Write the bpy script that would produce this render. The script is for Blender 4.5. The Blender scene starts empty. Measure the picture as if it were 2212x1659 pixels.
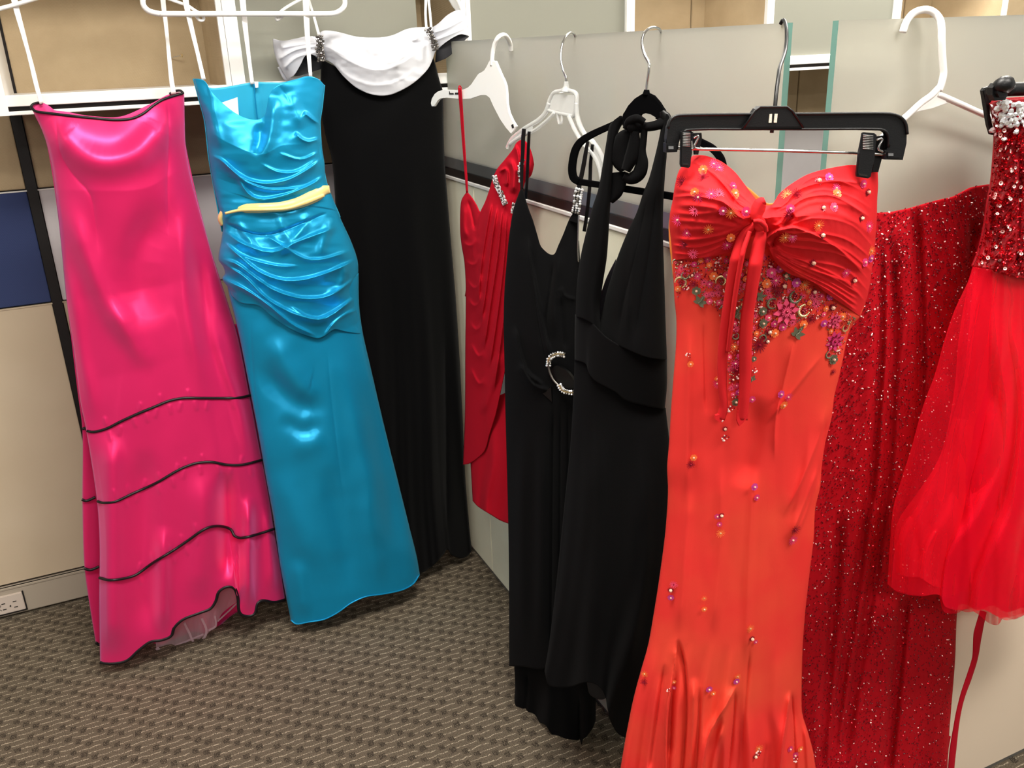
import bpy, bmesh, math, random
import numpy as np
from mathutils import Matrix, Vector
random.seed(7); rng = np.random.default_rng(7)
col = bpy.context.scene.collection
sc = bpy.context.scene
PI = math.pi
# ---------------------------------------------------------------- camera
F = 1923.494; CX, CY = 1106.0, 829.5; H = 1.45
YAW, PITCH, ROLL = 0.4186178, 0.3626876, -0.0380021
def cam_axes():
    fw = np.array([math.sin(YAW)*math.cos(PITCH), math.cos(YAW)*math.cos(PITCH), -math.sin(PITCH)])
    rt = np.array([math.cos(YAW), -math.sin(YAW), 0.0]); up = np.cross(rt, fw)
    c, s = math.cos(ROLL), math.sin(ROLL)
    return c*rt+s*up, -s*rt+c*up, fw
RT, UP, FW = cam_axes()
CAM = np.array([0, 0, H])
cd = bpy.data.cameras.new('camera'); cam = bpy.data.objects.new('camera', cd); col.objects.link(cam)
m = Matrix.Identity(4)
for i in range(3):
    m[i][0], m[i][1], m[i][2], m[i][3] = RT[i], UP[i], -FW[i], CAM[i]
cam.matrix_world = m
cd.sensor_width = 36.0; cd.lens = F/2212*36.0; cd.clip_start = 0.02
sc.camera = cam
# ---------------------------------------------------------------- world, lights, exposure
w = bpy.data.worlds.new('office_ambient'); sc.world = w; w.use_nodes = True
w.node_tree.nodes['Background'].inputs[0].default_value = (1.0, 0.96, 0.9, 1)
w.node_tree.nodes['Background'].inputs[1].default_value = 0.24
sc.view_settings.view_transform = 'Standard'; sc.view_settings.look = 'None'
sc.view_settings.gamma = 1; sc.view_settings.use_curve_mapping = False
sc.view_settings.exposure = 0.75
LAMPS = [((0.35, 0.8), 31), ((1.6, -0.2), 24), ((-0.3, -1.7), 28), ((2.4, 1.8), 42), ((1.9, 3.6), 14), ((-1.9, 0.9), 6)]
def area_light(x, y, e):
    l = bpy.data.lights.new('ceiling_lamp_light', 'AREA'); l.shape = 'RECTANGLE'; l.size = 1.15; l.size_y = 0.5
    l.energy = e; l.color = (1.0, 0.95, 0.87)
    o = bpy.data.objects.new('ceiling_lamp_light', l); o.location = (x, y, 2.56); col.objects.link(o)
for (x, y), e in LAMPS: area_light(x, y, e)

# ---------------------------------------------------------------- helpers
def srgb(r, g, b):
    f = lambda c: (c/255)/12.92 if c/255 <= .04045 else (((c/255)+.055)/1.055)**2.4
    return (f(r), f(g), f(b), 1.0)
def mat(name, rgb, rough=.6, metal=0, spec=.5, sheen=0, sheen_tint=None, noise=None, bump=None, trans=0, ior=1.45, alpha=1, aniso=0, coat=0, weave=None):
    m = bpy.data.materials.new(name); m.use_nodes = True; nt = m.node_tree; b = nt.nodes['Principled BSDF']
    c = srgb(*rgb); b.inputs['Base Color'].default_value = c
    b.inputs['Roughness'].default_value = rough; b.inputs['Metallic'].default_value = metal
    b.inputs['Specular IOR Level'].default_value = spec; b.inputs['IOR'].default_value = ior
    b.inputs['Transmission Weight'].default_value = trans; b.inputs['Alpha'].default_value = alpha
    b.inputs['Sheen Weight'].default_value = sheen; b.inputs['Coat Weight'].default_value = coat
    b.inputs['Anisotropic'].default_value = aniso
    if sheen_tint: b.inputs['Sheen Tint'].default_value = srgb(*sheen_tint)
    tc = nt.nodes.new('ShaderNodeTexCoord')
    if noise:       # (scale, rgb2, lo, hi)
        n = nt.nodes.new('ShaderNodeTexNoise'); n.inputs['Scale'].default_value = noise[0]; n.inputs['Detail'].default_value = 4
        nt.links.new(tc.outputs['Object'], n.inputs['Vector'])
        r = nt.nodes.new('ShaderNodeMapRange'); r.inputs[1].default_value = noise[2]; r.inputs[2].default_value = noise[3]
        nt.links.new(n.outputs['Fac'], r.inputs[0])
        mx = nt.nodes.new('ShaderNodeMix'); mx.data_type = 'RGBA'
        mx.inputs[6].default_value = c; mx.inputs[7].default_value = srgb(*noise[1])
        nt.links.new(r.outputs[0], mx.inputs[0]); nt.links.new(mx.outputs[2], b.inputs['Base Color'])
    if bump or weave:     # bump (scale, strength), weave (scale, strength)
        bp = nt.nodes.new('ShaderNodeBump'); bp.inputs['Distance'].default_value = .002
        if weave:
            w1 = nt.nodes.new('ShaderNodeTexWave'); w1.bands_direction = 'X'; w1.inputs['Scale'].default_value = weave[0]
            w2 = nt.nodes.new('ShaderNodeTexWave'); w2.bands_direction = 'Z'; w2.inputs['Scale'].default_value = weave[0]
            w1.inputs['Distortion'].default_value = 1.5; w2.inputs['Distortion'].default_value = 1.5
            nt.links.new(tc.outputs['Object'], w1.inputs['Vector']); nt.links.new(tc.outputs['Object'], w2.inputs['Vector'])
            ad = nt.nodes.new('ShaderNodeMath'); ad.operation = 'ADD'
            nt.links.new(w1.outputs['Fac'], ad.inputs[0]); nt.links.new(w2.outputs['Fac'], ad.inputs[1])
            nt.links.new(ad.outputs[0], bp.inputs['Height']); bp.inputs['Strength'].default_value = weave[1]
        else:
            n = nt.nodes.new('ShaderNodeTexNoise'); n.inputs['Scale'].default_value = bump[0]; n.inputs['Detail'].default_value = 3
            nt.links.new(tc.outputs['Object'], n.inputs['Vector']); nt.links.new(n.outputs['Fac'], bp.inputs['Height'])
            bp.inputs['Strength'].default_value = bump[1]
        nt.links.new(bp.outputs[0], b.inputs['Normal'])
    return m
def ray(x, y):
    x = np.asarray(x, float); y = np.asarray(y, float)
    a = (x-CX)/F; b = -(y-CY)/F
    return a[..., None]*RT + b[..., None]*UP + FW
class Plane:
    """vertical hanging plane through (px,py), horizontal direction at angle deg; offsets d are towards the viewer's side"""
    def __init__(s, px, py, deg=0):
        a = math.radians(deg); s.dir = np.array([math.cos(a), math.sin(a), 0]); s.n = np.array([math.sin(a), -math.cos(a), 0])
        s.p = np.array([px, py, 0.0])
        if s.n @ (CAM*[1,1,0]-s.p) < 0: s.n = -s.n
    def pt(s, x, y, d=0.0):
        r = ray(x, y); d = np.asarray(d, float)
        t = ((s.n @ s.p) + d - s.n @ CAM)/(r @ s.n)
        return CAM + r*t[..., None]
def setp(o, label=None, cat=None, group=None, kind=None):
    if label: o['label'] = label
    if cat: o['category'] = cat
    if group: o['group'] = group
    if kind: o['kind'] = kind
    return o
def empty(name, loc, label, cat, group=None):
    o = bpy.data.objects.new(name, None); col.objects.link(o); o.location = Vector([float(v) for v in loc]); o.empty_display_size = .05
    return setp(o, label, cat, group)
def link(name, me, mats, parent=None, smooth=True):
    if not isinstance(mats, (list, tuple)): mats = [mats]
    for m_ in mats:
        if m_: me.materials.append(m_)
    if smooth: me.polygons.foreach_set('use_smooth', [True]*len(me.polygons))
    o = bpy.data.objects.new(name, me); col.objects.link(o)
    if parent:
        o.parent = parent
        root = parent; off = Vector((0, 0, 0))
        while root: off += root.location; root = root.parent
        o.location = -off
    return o
def mesh(name, V, Fc, mats, parent=None, smooth=True, fm=None):
    me = bpy.data.meshes.new(name); me.from_pydata([tuple(map(float, v)) for v in V], [], Fc); me.update()
    o = link(name, me, mats, parent, smooth)
    if fm is not None: me.polygons.foreach_set('material_index', fm)
    return o
def grid_mesh(name, P, mats, parent=None, closed=False, fm=None):
    nv, nu = P.shape[:2]
    idx = np.arange(nv*nu).reshape(nv, nu)
    q = np.stack([idx[:-1, :-1], idx[1:, :-1], idx[1:, 1:], idx[:-1, 1:]], -1).reshape(-1, 4)
    me = bpy.data.meshes.new(name); n = nv*nu
    me.vertices.add(n); me.vertices.foreach_set('co', P.reshape(-1).astype(np.float32))
    me.loops.add(len(q)*4); me.loops.foreach_set('vertex_index', q.reshape(-1).astype(np.int32))
    me.polygons.add(len(q)); me.polygons.foreach_set('loop_start', (np.arange(len(q))*4).astype(np.int32))
    me.update(calc_edges=True); me.validate()
    return link(name, me, mats, parent)
def box(name, a, b, m_, parent=None, bev=0.0, kind=None):
    x0, y0, z0 = a; x1, y1, z1 = b
    V = [(x0,y0,z0),(x1,y0,z0),(x1,y1,z0),(x0,y1,z0),(x0,y0,z1),(x1,y0,z1),(x1,y1,z1),(x0,y1,z1)]
    Fc = [(0,3,2,1),(4,5,6,7),(0,1,5,4),(1,2,6,5),(2,3,7,6),(3,0,4,7)]
    o = mesh(name, V, Fc, m_, parent, smooth=False)
    if bev:
        bm = bmesh.new(); bm.from_mesh(o.data); bmesh.ops.bevel(bm, geom=bm.edges[:], offset=bev, segments=2, affect='EDGES'); bm.to_mesh(o.data); bm.free()
    if kind: o['kind'] = kind
    return o
def catmull(P, n, closed=False):
    P = np.asarray(P, float)
    if len(P) == 2:
        t = np.linspace(0, 1, n)[:, None]; return P[0]*(1-t)+P[1]*t
    Q = np.vstack([2*P[0]-P[1], P, 2*P[-1]-P[-2]])
    out = []
    for i in range(len(P)-1):
        p0, p1, p2, p3 = Q[i:i+4]
        # centripetal-ish: limit overshoot by short tangents
        l = np.linalg.norm(p2-p1)
        t1 = (p2-p0)/max(np.linalg.norm(p2-p0), 1e-9)*l*.9; t2 = (p3-p1)/max(np.linalg.norm(p3-p1), 1e-9)*l*.9
        for t in np.linspace(0, 1, 13)[:-1]:
            h = (2*t**3-3*t*t+1, t**3-2*t*t+t, -2*t**3+3*t*t, t**3-t*t)
            out.append(h[0]*p1+h[1]*t1+h[2]*p2+h[3]*t2)
    out.append(P[-1]); out = np.array(out)
    s = np.r_[0, np.cumsum(np.linalg.norm(np.diff(out, axis=0), axis=1))]
    t = np.linspace(0, s[-1], n)
    return np.stack([np.interp(t, s, out[:, k]) for k in range(out.shape[1])], 1)
def frames(P):
    T = np.gradient(P, axis=0); T /= np.linalg.norm(T, axis=1)[:, None]+1e-12
    N = np.zeros_like(P); a = np.array([0, 0, 1.0]) if abs(T[0][2]) < .8 else np.array([1.0, 0, 0])
    n = a - T[0]*(a@T[0]); n /= np.linalg.norm(n)
    for i in range(len(P)):
        n = n - T[i]*(n@T[i]); n /= np.linalg.norm(n)+1e-12; N[i] = n
    return T, N, np.cross(T, N)
def tube(name, pts, r, m_, parent=None, n=None, seg=10, flat=1.0, smooth_path=True):
    """round (or flattened) tube through 3-D points, r may be a list"""
    pts = np.asarray(pts, float)
    n = n or max(8, len(pts)*7)
    P = catmull(pts, n) if smooth_path else pts
    n = len(P)
    rr = np.interp(np.linspace(0, 1, n), np.linspace(0, 1, len(r)), r) if hasattr(r, '__len__') else np.full(n, r)
    T, N, B = frames(P)
    a = np.linspace(0, 2*PI, seg, endpoint=False)
    ring = P[:, None]+rr[:, None, None]*(np.cos(a)[None, :, None]*N[:, None]+flat*np.sin(a)[None, :, None]*B[:, None])
    V = ring.reshape(-1, 3); Fc = []
    for i in range(n-1):
        for j in range(seg):
            k = (j+1) % seg
            Fc.append((i*seg+j, i*seg+k, (i+1)*seg+k, (i+1)*seg+j))
    Fc.append(tuple(range(seg))[::-1]); Fc.append(tuple((n-1)*seg+j for j in range(seg)))
    return mesh(name, V, Fc, m_, parent)
def ribbon(name, pl, px, wpx, m_, parent=None, d=0.0, n=None, th=.0012, twist=None, cup=0.0):
    """flat band following pixel-traced centre line on plane pl; wpx widths; d depth (number or list)"""
    px = np.asarray(px, float); n = n or max(12, len(px)*8)
    C = catmull(px, n); u = np.linspace(0, 1, n)
    W = np.interp(u, np.linspace(0, 1, len(wpx)), wpx) if hasattr(wpx, '__len__') else np.full(n, wpx)
    D = np.interp(u, np.linspace(0, 1, len(d)), d) if hasattr(d, '__len__') else np.full(n, d)
    T = np.gradient(C, axis=0); T /= np.linalg.norm(T, axis=1)[:, None]+1e-9; Nn = np.stack([-T[:, 1], T[:, 0]], 1)
    k = 7; rows = []
    for j in np.linspace(-1, 1, k):
        q = C+Nn*(W*.5*j)[:, None]
        dd = D + cup*(1-j*j)
        if twist: dd = dd + np.sin(u*twist*PI)*j*.003
        rows.append(pl.pt(q[:, 0], q[:, 1], dd))
    o = grid_mesh(name, np.stack(rows, 1), m_, parent)
    s = o.modifiers.new('s', 'SOLIDIFY'); s.thickness = th; s.offset = 0
    return o
def plate(name, pl, poly, th, m_, parent=None, d=0.0, smooth_pts=0, bev=.0, holes=None, shade=False):
    """extruded outline traced in pixels, real thickness th"""
    P = np.asarray(poly, float)
    if smooth_pts:
        Q = catmull(np.vstack([P, P[:1]]), smooth_pts+1)[:-1]
    else: Q = P
    A = pl.pt(Q[:, 0], Q[:, 1], d+th/2); Bk = A - pl.n*th
    n = len(Q)
    bm = bmesh.new()
    va = [bm.verts.new(v) for v in A]; vb = [bm.verts.new(v) for v in Bk]
    fa = bm.faces.new(va); fb = bm.faces.new(vb[::-1])
    for i in range(n): bm.faces.new((va[i], vb[i], vb[(i+1) % n], va[(i+1) % n]))
    if bev:
        ed = [e for e in bm.edges if (e in fa.edges[:] or e in fb.edges[:])]
        bmesh.ops.bevel(bm, geom=ed, offset=bev, segments=2, affect='EDGES')
    bmesh.ops.recalc_face_normals(bm, faces=bm.faces[:])
    me = bpy.data.meshes.new(name); bm.to_mesh(me); bm.free()
    o = link(name, me, m_, parent, smooth=False)
    return o
def ball(name, c, r, m_, parent=None, sub=2, squash=None):
    bm = bmesh.new(); bmesh.ops.create_icosphere(bm, subdivisions=sub, radius=r)
    me = bpy.data.meshes.new(name); bm.to_mesh(me); bm.free()
    o = link(name, me, m_, parent)
    o.location = o.location + Vector([float(v) for v in c])
    if squash: o.scale = squash
    return o
def smoothnoise(x, y, seed=0):
    r = np.random.default_rng(seed); G = r.random((64, 64))
    xi = np.floor(x).astype(int); yi = np.floor(y).astype(int); fx = x-xi; fy = y-yi
    fx = fx*fx*(3-2*fx); fy = fy*fy*(3-2*fy)
    g = lambda a, b: G[a % 64, b % 64]
    return (g(xi, yi)*(1-fx)+g(xi+1, yi)*fx)*(1-fy)+(g(xi, yi+1)*(1-fx)+g(xi+1, yi+1)*fx)*fy - .5
def poly_dist(X, Y, pts):
    """distance, side and 0..1 position along a polyline"""
    best = np.full(X.shape, 1e9); side = np.ones(X.shape); par = np.zeros(X.shape)
    pts = np.asarray(pts, float); L = np.r_[0, np.cumsum(np.linalg.norm(np.diff(pts, axis=0), axis=1))]
    for i in range(len(pts)-1):
        a, b = pts[i], pts[i+1]; e = b-a; l2 = e@e+1e-9
        t = np.clip(((X-a[0])*e[0]+(Y-a[1])*e[1])/l2, 0, 1)
        dx = X-a[0]-t*e[0]; dy = Y-a[1]-t*e[1]; dd = np.hypot(dx, dy)
        k = dd < best
        best = np.where(k, dd, best); side = np.where(k, np.sign(e[0]*dy-e[1]*dx), side)
        par = np.where(k, (L[i]+t*math.sqrt(l2))/L[-1], par)
    return best, side, par
def fold_disp(X, Y, folds):
    Z = np.zeros(X.shape)
    for f in folds:
        kind, pts, wd, h = f[0], f[1], f[2], f[3]
        taper = f[4] if len(f) > 4 else .25
        pts = catmull(pts, max(6, len(pts)*3))
        D, S, T = poly_dist(X, Y, pts)
        tp = np.clip(T/taper, 0, 1)*np.clip((1-T)/taper, 0, 1) if taper > 0 else 1
        tp = tp*tp*(3-2*tp) if taper > 0 else 1
        if kind == 'r': Z += h*tp*np.exp(-(D/wd)**2)
        elif kind == 's':    # overlapping fold: a lip on the side S>0 (below a left-to-right line), sharp drop on the other
            Z += h*tp*np.where(S > 0, np.exp(-D/wd), np.exp(-(D/(wd*.28+1.6))**2))
        elif kind == 'v':    # sharp valley
            Z -= h*tp*np.exp(-D/wd)
    return Z
class Cloth:
    """one garment shell: a front sheet with traced outline on its hanging plane, relief towards the viewer, plus a back sheet"""
    def __init__(s, name, pl, T, B, L, R, mats, parent, nu=150, nv=300, D=((0, .03), (1, .05)), base=((0, 0), (1, 0)), folds=(), extra=None,
                 back=True, backT=None, backD=.6, th=.0012, edge=.55, blend=2.0, label=None, bm_=None, sm=True):
        cm = catmull if sm else (lambda P, n: catmull(P, n))
        T, B, L, R = cm(T, nu), cm(B, nu), cm(L, nv), cm(R, nv)
        u = np.linspace(0, 1, nu); v = np.linspace(0, 1, nv); U, V = np.meshgrid(u, v)
        def coons(T, B, L, R, U, V):
            f = (1-V)**blend; g = V**blend
            X = []
            for k in (0, 1):
                tl = T[0, k]*(1-U)+T[-1, k]*U; bl = B[0, k]*(1-U)+B[-1, k]*U
                X.append(f*(np.interp(U, np.linspace(0, 1, len(T)), T[:, k])-tl)+g*(np.interp(U, np.linspace(0, 1, len(B)), B[:, k])-bl)
                         + (1-U)*np.interp(V, np.linspace(0, 1, len(L)), L[:, k])+U*np.interp(V, np.linspace(0, 1, len(R)), R[:, k]))
            return X
        X, Y = coons(T, B, L, R, U, V)
        Dv = np.interp(V, [a for a, b in D], [b for a, b in D]); Bv = np.interp(V, [a for a, b in base], [b for a, b in base])
        e = np.clip(1-(2*U-1)**2, 0, 1)**edge
        Z = Bv + Dv*e
        R_ = fold_disp(X, Y, folds)
        if extra is not None: R_ = R_ + extra(U, V, X, Y)
        Z = Z + R_*np.clip(e*3, .12, 1)
        s.pl, s.X, s.Y, s.Z = pl, X, Y, Z
        s.P = pl.pt(X, Y, Z)
        s.front = grid_mesh(name, s.P, mats, parent)
        if th:
            md = s.front.modifiers.new('s', 'SOLIDIFY'); md.thickness = th; md.offset = -1
        if label: s.front['label'] = label
        if back:
            bt = cm(backT, nu) if backT is not None else T
            U2, V2 = np.meshgrid(np.linspace(0, 1, 50), np.linspace(0, 1, 90))
            X2, Y2 = coons(bt, B, L, R, U2, V2)
            D2 = np.interp(V2, [a for a, b in D], [b for a, b in D])*backD
            B2 = np.interp(V2, [a for a, b in base], [b for a, b in base])
            # the back sheet has its real outline on the plane (not re-projected), pushed away from the viewer
            Pb = pl.pt(X2, Y2, B2) - pl.n*(D2*np.clip(1-(2*U2-1)**2, 0, 1)**.6)[..., None]
            s.back = grid_mesh('back_panel', Pb, bm_ or mats, parent)
            md = s.back.modifiers.new('s', 'SOLIDIFY'); md.thickness = th; md.offset = 1
        s.kx, s.ky = X[::2, ::2].ravel(), Y[::2, ::2].ravel(); s.kz = Z[::2, ::2].ravel()
    def depth(s, x, y):
        x = np.atleast_1d(x).astype(float); y = np.atleast_1d(y).astype(float); out = np.zeros(len(x))
        for i0 in range(0, len(x), 200):
            xs, ys = x[i0:i0+200], y[i0:i0+200]
            dd = (s.kx[None]-xs[:, None])**2+(s.ky[None]-ys[:, None])**2
            k = np.argpartition(dd, 4, axis=1)[:, :4]
            ww = 1/(np.take_along_axis(dd, k, 1)+1.0); out[i0:i0+200] = (s.kz[k]*ww).sum(1)/ww.sum(1)
        return out
    def at(s, x, y, lift=0.0):
        return s.pl.pt(np.atleast_1d(x), np.atleast_1d(y), s.depth(x, y)+lift)
    def piping(s, name, px, r, m_, parent, lift=.001, n=None):
        px = np.asarray(px, float); n = n or max(20, int(np.linalg.norm(np.diff(px, axis=0), axis=1).sum()/5))
        C = catmull(px, n); z = s.depth(C[:, 0], C[:, 1])
        k = np.ones(5)/5; z = np.convolve(np.pad(z, 2, mode='edge'), k, 'valid')
        return tube(name, s.pl.pt(C[:, 0], C[:, 1], z+lift), r, m_, parent, seg=8, smooth_path=False)
def pleats(k, amp, ph=0, v0=.2, v1=1, p=1.0, jitter=.6, seed=1):
    def f(U, V, X, Y):
        a = np.clip((V-v0)/(v1-v0), 0, 1)**p*amp
        w_ = U*k+ph+jitter*smoothnoise(U*3+5, V*2, seed)
        return a*(np.cos(2*PI*w_)+.35*np.cos(4*PI*w_+1.3))
    return f
def addf(*fs):
    return lambda U, V, X, Y: sum(f(U, V, X, Y) for f in fs)
def wrinkle(amp, sx, sy, seed=3, v0=0, v1=1):
    def f(U, V, X, Y):
        return amp*(smoothnoise(X/sx, Y/sy, seed)+.5*smoothnoise(X/sx*2.1, Y/sy*2.1, seed+1))*((V >= v0)*(V <= v1))
    return f

# ---------------------------------------------------------------- materials
M = {}
M['ceiling'] = mat('ceiling_tile', (225, 222, 214), .9)
M['tan'] = mat('tan_panel_fabric', (200, 178, 144), .9, spec=.2, noise=(14, (190, 168, 135), .3, .7), weave=(210, .5))
M['blue'] = mat('navy_panel_fabric', (62, 74, 116), .9, spec=.2, weave=(230, .4))
M['grey'] = mat('pale_grey_panel', (214, 210, 212), .45, noise=(6, (200, 195, 198), .3, .7))
M['cream'] = mat('cream_panel_laminate', (206, 189, 164), .55, noise=(5, (200, 182, 156), .3, .7))
M['offwhite'] = mat('off_white_panel_fabric', (243, 241, 219), .85, spec=.2, noise=(11, (238, 235, 213), .3, .7), weave=(260, .25))
M['beige'] = mat('beige_panel_fabric', (234, 216, 194), .85, spec=.2, weave=(260, .25))
M['raceway'] = mat('raceway_metal', (176, 164, 148), .5)
M['white'] = mat('white_painted_metal', (240, 238, 234), .4)
M['black_trim'] = mat('black_trim', (22, 20, 20), .5)
M['dark_channel'] = mat('dark_bronze_channel', (42, 34, 30), .35)
M['alu'] = mat('satin_aluminium', (150, 150, 148), .35, metal=.7)
M['plate'] = mat('outlet_plastic', (208, 194, 182), .45)
M['slot'] = mat('dark_slot', (25, 20, 18), .8)
M['chrome'] = mat('polished_steel', (205, 205, 205), .18, metal=1)
M['plastic_white'] = mat('white_hanger_plastic', (245, 245, 242), .35)
M['plastic_black'] = mat('black_hanger_plastic', (15, 16, 18), .4, bump=(900, .15))
M['velvet_hanger'] = mat('black_flocking', (4, 4, 5), .95, spec=.05)
M['white_ribbon'] = mat('white_satin_ribbon', (248, 246, 244), .4, sheen=.3)
M['pink'] = mat('hot_pink_satin', (240, 34, 108), .40, metal=.42, sheen=.55, sheen_tint=(240, 160, 240), bump=(600, .05), aniso=.3)
M['pink_in'] = mat('pink_lining', (226, 60, 130), .7)
M['teal'] = mat('turquoise_satin', (12, 150, 200), .36, metal=.45, sheen=.2, sheen_tint=(120, 225, 255), bump=(600, .05), aniso=.3)
M['teal_in'] = mat('turquoise_lining', (30, 165, 205), .55)
M['piping'] = mat('black_piping', (14, 10, 14), .45)
M['yellow'] = mat('yellow_satin', (248, 220, 140), .4, metal=.2, sheen=.3)
M['black_velvet'] = mat('black_velvet', (5, 5, 6), .95, spec=.1, sheen=.05)
M['black_crepe'] = mat('black_crepe', (10, 10, 11), .9, spec=.07, sheen=.01, bump=(900, .12))
M['black_satin'] = mat('black_satin', (8, 8, 9), .4, spec=.4)
M['black_band'] = mat('black_velvet_band', (4, 4, 5), .9, spec=.1, sheen=.02)
M['black_lining'] = mat('black_chiffon_lining', (22, 22, 28), .7)
M['chiffon_white'] = mat('white_chiffon', (232, 234, 242), .75, sheen=.2, weave=(420, .5))
M['crimson'] = mat('crimson_jersey', (176, 16, 36), .8, spec=.1, sheen=.04, sheen_tint=(255, 90, 100), bump=(800, .08))
M['coral'] = mat('coral_chiffon', (228, 54, 50), .8, spec=.12, sheen=.05, sheen_tint=(255, 140, 110), noise=(5, (232, 82, 56), .45, .75), bump=(700, .08))
M['coral_red'] = mat('red_chiffon', (212, 36, 42), .8, spec=.1, sheen=.05, sheen_tint=(255, 120, 110), noise=(9, (224, 50, 42), .5, .75), bump=(700, .1))
M['coral_in'] = mat('orange_lining', (250, 150, 70), .7)
M['scarlet'] = mat('scarlet_chiffon', (176, 14, 28), .75, spec=.1, sheen=0, bump=(500, .15))
M['seq_base'] = mat('sequin_ground', (150, 10, 24), .5, bump=(300, .4))
M['bead_dark'] = mat('dark_red_bead', (105, 6, 20), .3)
M['bead_bright'] = mat('painted_sparkle_bead', (255, 214, 208), .3, metal=.3)  # near-white base colour paints the sparkle of the beads
M['sequin'] = mat('red_sequin', (215, 18, 34), .18, metal=.75)
M['sequin_dk'] = mat('dark_red_sequin', (120, 8, 18), .2, metal=.7)
M['crystal'] = mat('clear_crystal', (250, 252, 255), .12, metal=.55)
M['rhine_dark'] = mat('smoky_rhinestone', (140, 136, 134), .15, metal=.9)
M['silver'] = mat('silver_setting', (120, 116, 110), .35, metal=.8)
M['gold'] = mat('pale_gold_bead', (214, 190, 140), .3, metal=.6)
M['pearl'] = mat('pearl_bead', (240, 190, 165), .25, coat=.4)
M['magenta'] = mat('magenta_thread', (222, 56, 118), .5, metal=.1)
M['violet'] = mat('violet_petal', (206, 66, 150), .45, metal=.1)
M['pinkpetal'] = mat('rose_petal', (240, 80, 120), .45)
M['orangepetal'] = mat('orange_petal', (250, 120, 60), .45)
M['darkred'] = mat('wine_sequin', (140, 10, 40), .3, metal=.3)
M['leaf'] = mat('grey_green_bead', (112, 112, 90), .4, metal=.3)
M['lin_tulle'] = mat('white_petticoat_net', (236, 214, 222), .8, alpha=.42)
M['label'] = mat('white_label', (240, 240, 238), .6)
def glass_mat(name, tint, diff, rough, mixd):
    m = bpy.data.materials.new(name); m.use_nodes = True; nt = m.node_tree; nt.nodes.clear(); N = nt.nodes.new; Lk = nt.links.new
    out = N('ShaderNodeOutputMaterial'); d = N('ShaderNodeBsdfDiffuse'); t = N('ShaderNodeBsdfTranslucent'); r = N('ShaderNodeBsdfRefraction'); g = N('ShaderNodeBsdfGlossy')
    d.inputs[0].default_value = srgb(*diff); t.inputs[0].default_value = srgb(*diff); r.inputs[0].default_value = srgb(*tint)
    r.inputs['Roughness'].default_value = rough; r.inputs['IOR'].default_value = 1.12; g.inputs['Roughness'].default_value = .32; g.inputs[0].default_value = (.8, .8, .8, 1)
    a = N('ShaderNodeMixShader'); a.inputs[0].default_value = .5; Lk(d.outputs[0], a.inputs[1]); Lk(t.outputs[0], a.inputs[2])
    b = N('ShaderNodeMixShader'); b.inputs[0].default_value = mixd; Lk(r.outputs[0], b.inputs[1]); Lk(a.outputs[0], b.inputs[2])
    fr = N('ShaderNodeFresnel'); fr.inputs[0].default_value = 1.45
    c = N('ShaderNodeMixShader'); Lk(fr.outputs[0], c.inputs[0]); Lk(b.outputs[0], c.inputs[1]); Lk(g.outputs[0], c.inputs[2]); Lk(c.outputs[0], out.inputs[0])
    return m
M['frost'] = glass_mat('frosted_glass', (240, 240, 230), (238, 236, 226), .34, .58)
M['frost_door'] = glass_mat('frosted_door_glass', (215, 216, 204), (208, 208, 194), .5, .7)
M['glass_edge'] = mat('green_glass_edge', (104, 146, 136), .3)
M['clear'] = mat('clear_hanger_plastic', (250, 252, 252), .12, trans=.68, ior=1.3)
def tulle_mat(name, rgb, alpha, scale=1):
    m = bpy.data.materials.new(name); m.use_nodes = True; nt = m.node_tree; nt.nodes.clear(); N = nt.nodes.new; Lk = nt.links.new
    out = N('ShaderNodeOutputMaterial'); d = N('ShaderNodeBsdfDiffuse'); t = N('ShaderNodeBsdfTranslucent'); tr = N('ShaderNodeBsdfTransparent')
    d.inputs[0].default_value = srgb(*rgb); t.inputs[0].default_value = srgb(*rgb)
    a = N('ShaderNodeMixShader'); a.inputs[0].default_value = .4; Lk(d.outputs[0], a.inputs[1]); Lk(t.outputs[0], a.inputs[2])
    # a net covers more when seen edge-on: facing weight from the real surface angle
    lw = N('ShaderNodeLayerWeight'); lw.inputs[0].default_value = .35
    mr = N('ShaderNodeMapRange'); mr.inputs[3].default_value = alpha; mr.inputs[4].default_value = min(1, alpha+.45); Lk(lw.outputs['Facing'], mr.inputs[0])
    b = N('ShaderNodeMixShader'); Lk(mr.outputs[0], b.inputs[0]); Lk(tr.outputs[0], b.inputs[1]); Lk(a.outputs[0], b.inputs[2]); Lk(b.outputs[0], out.inputs[0])
    return m
M['tulle'] = tulle_mat('red_tulle', (250, 24, 54), .40)
M['tulle2'] = tulle_mat('red_tulle_inner', (250, 20, 46), .72)
M['sheer'] = tulle_mat('red_tulle_sheer', (250, 30, 52), .26)
M['net'] = tulle_mat('white_net', (250, 226, 236), .38)
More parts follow.
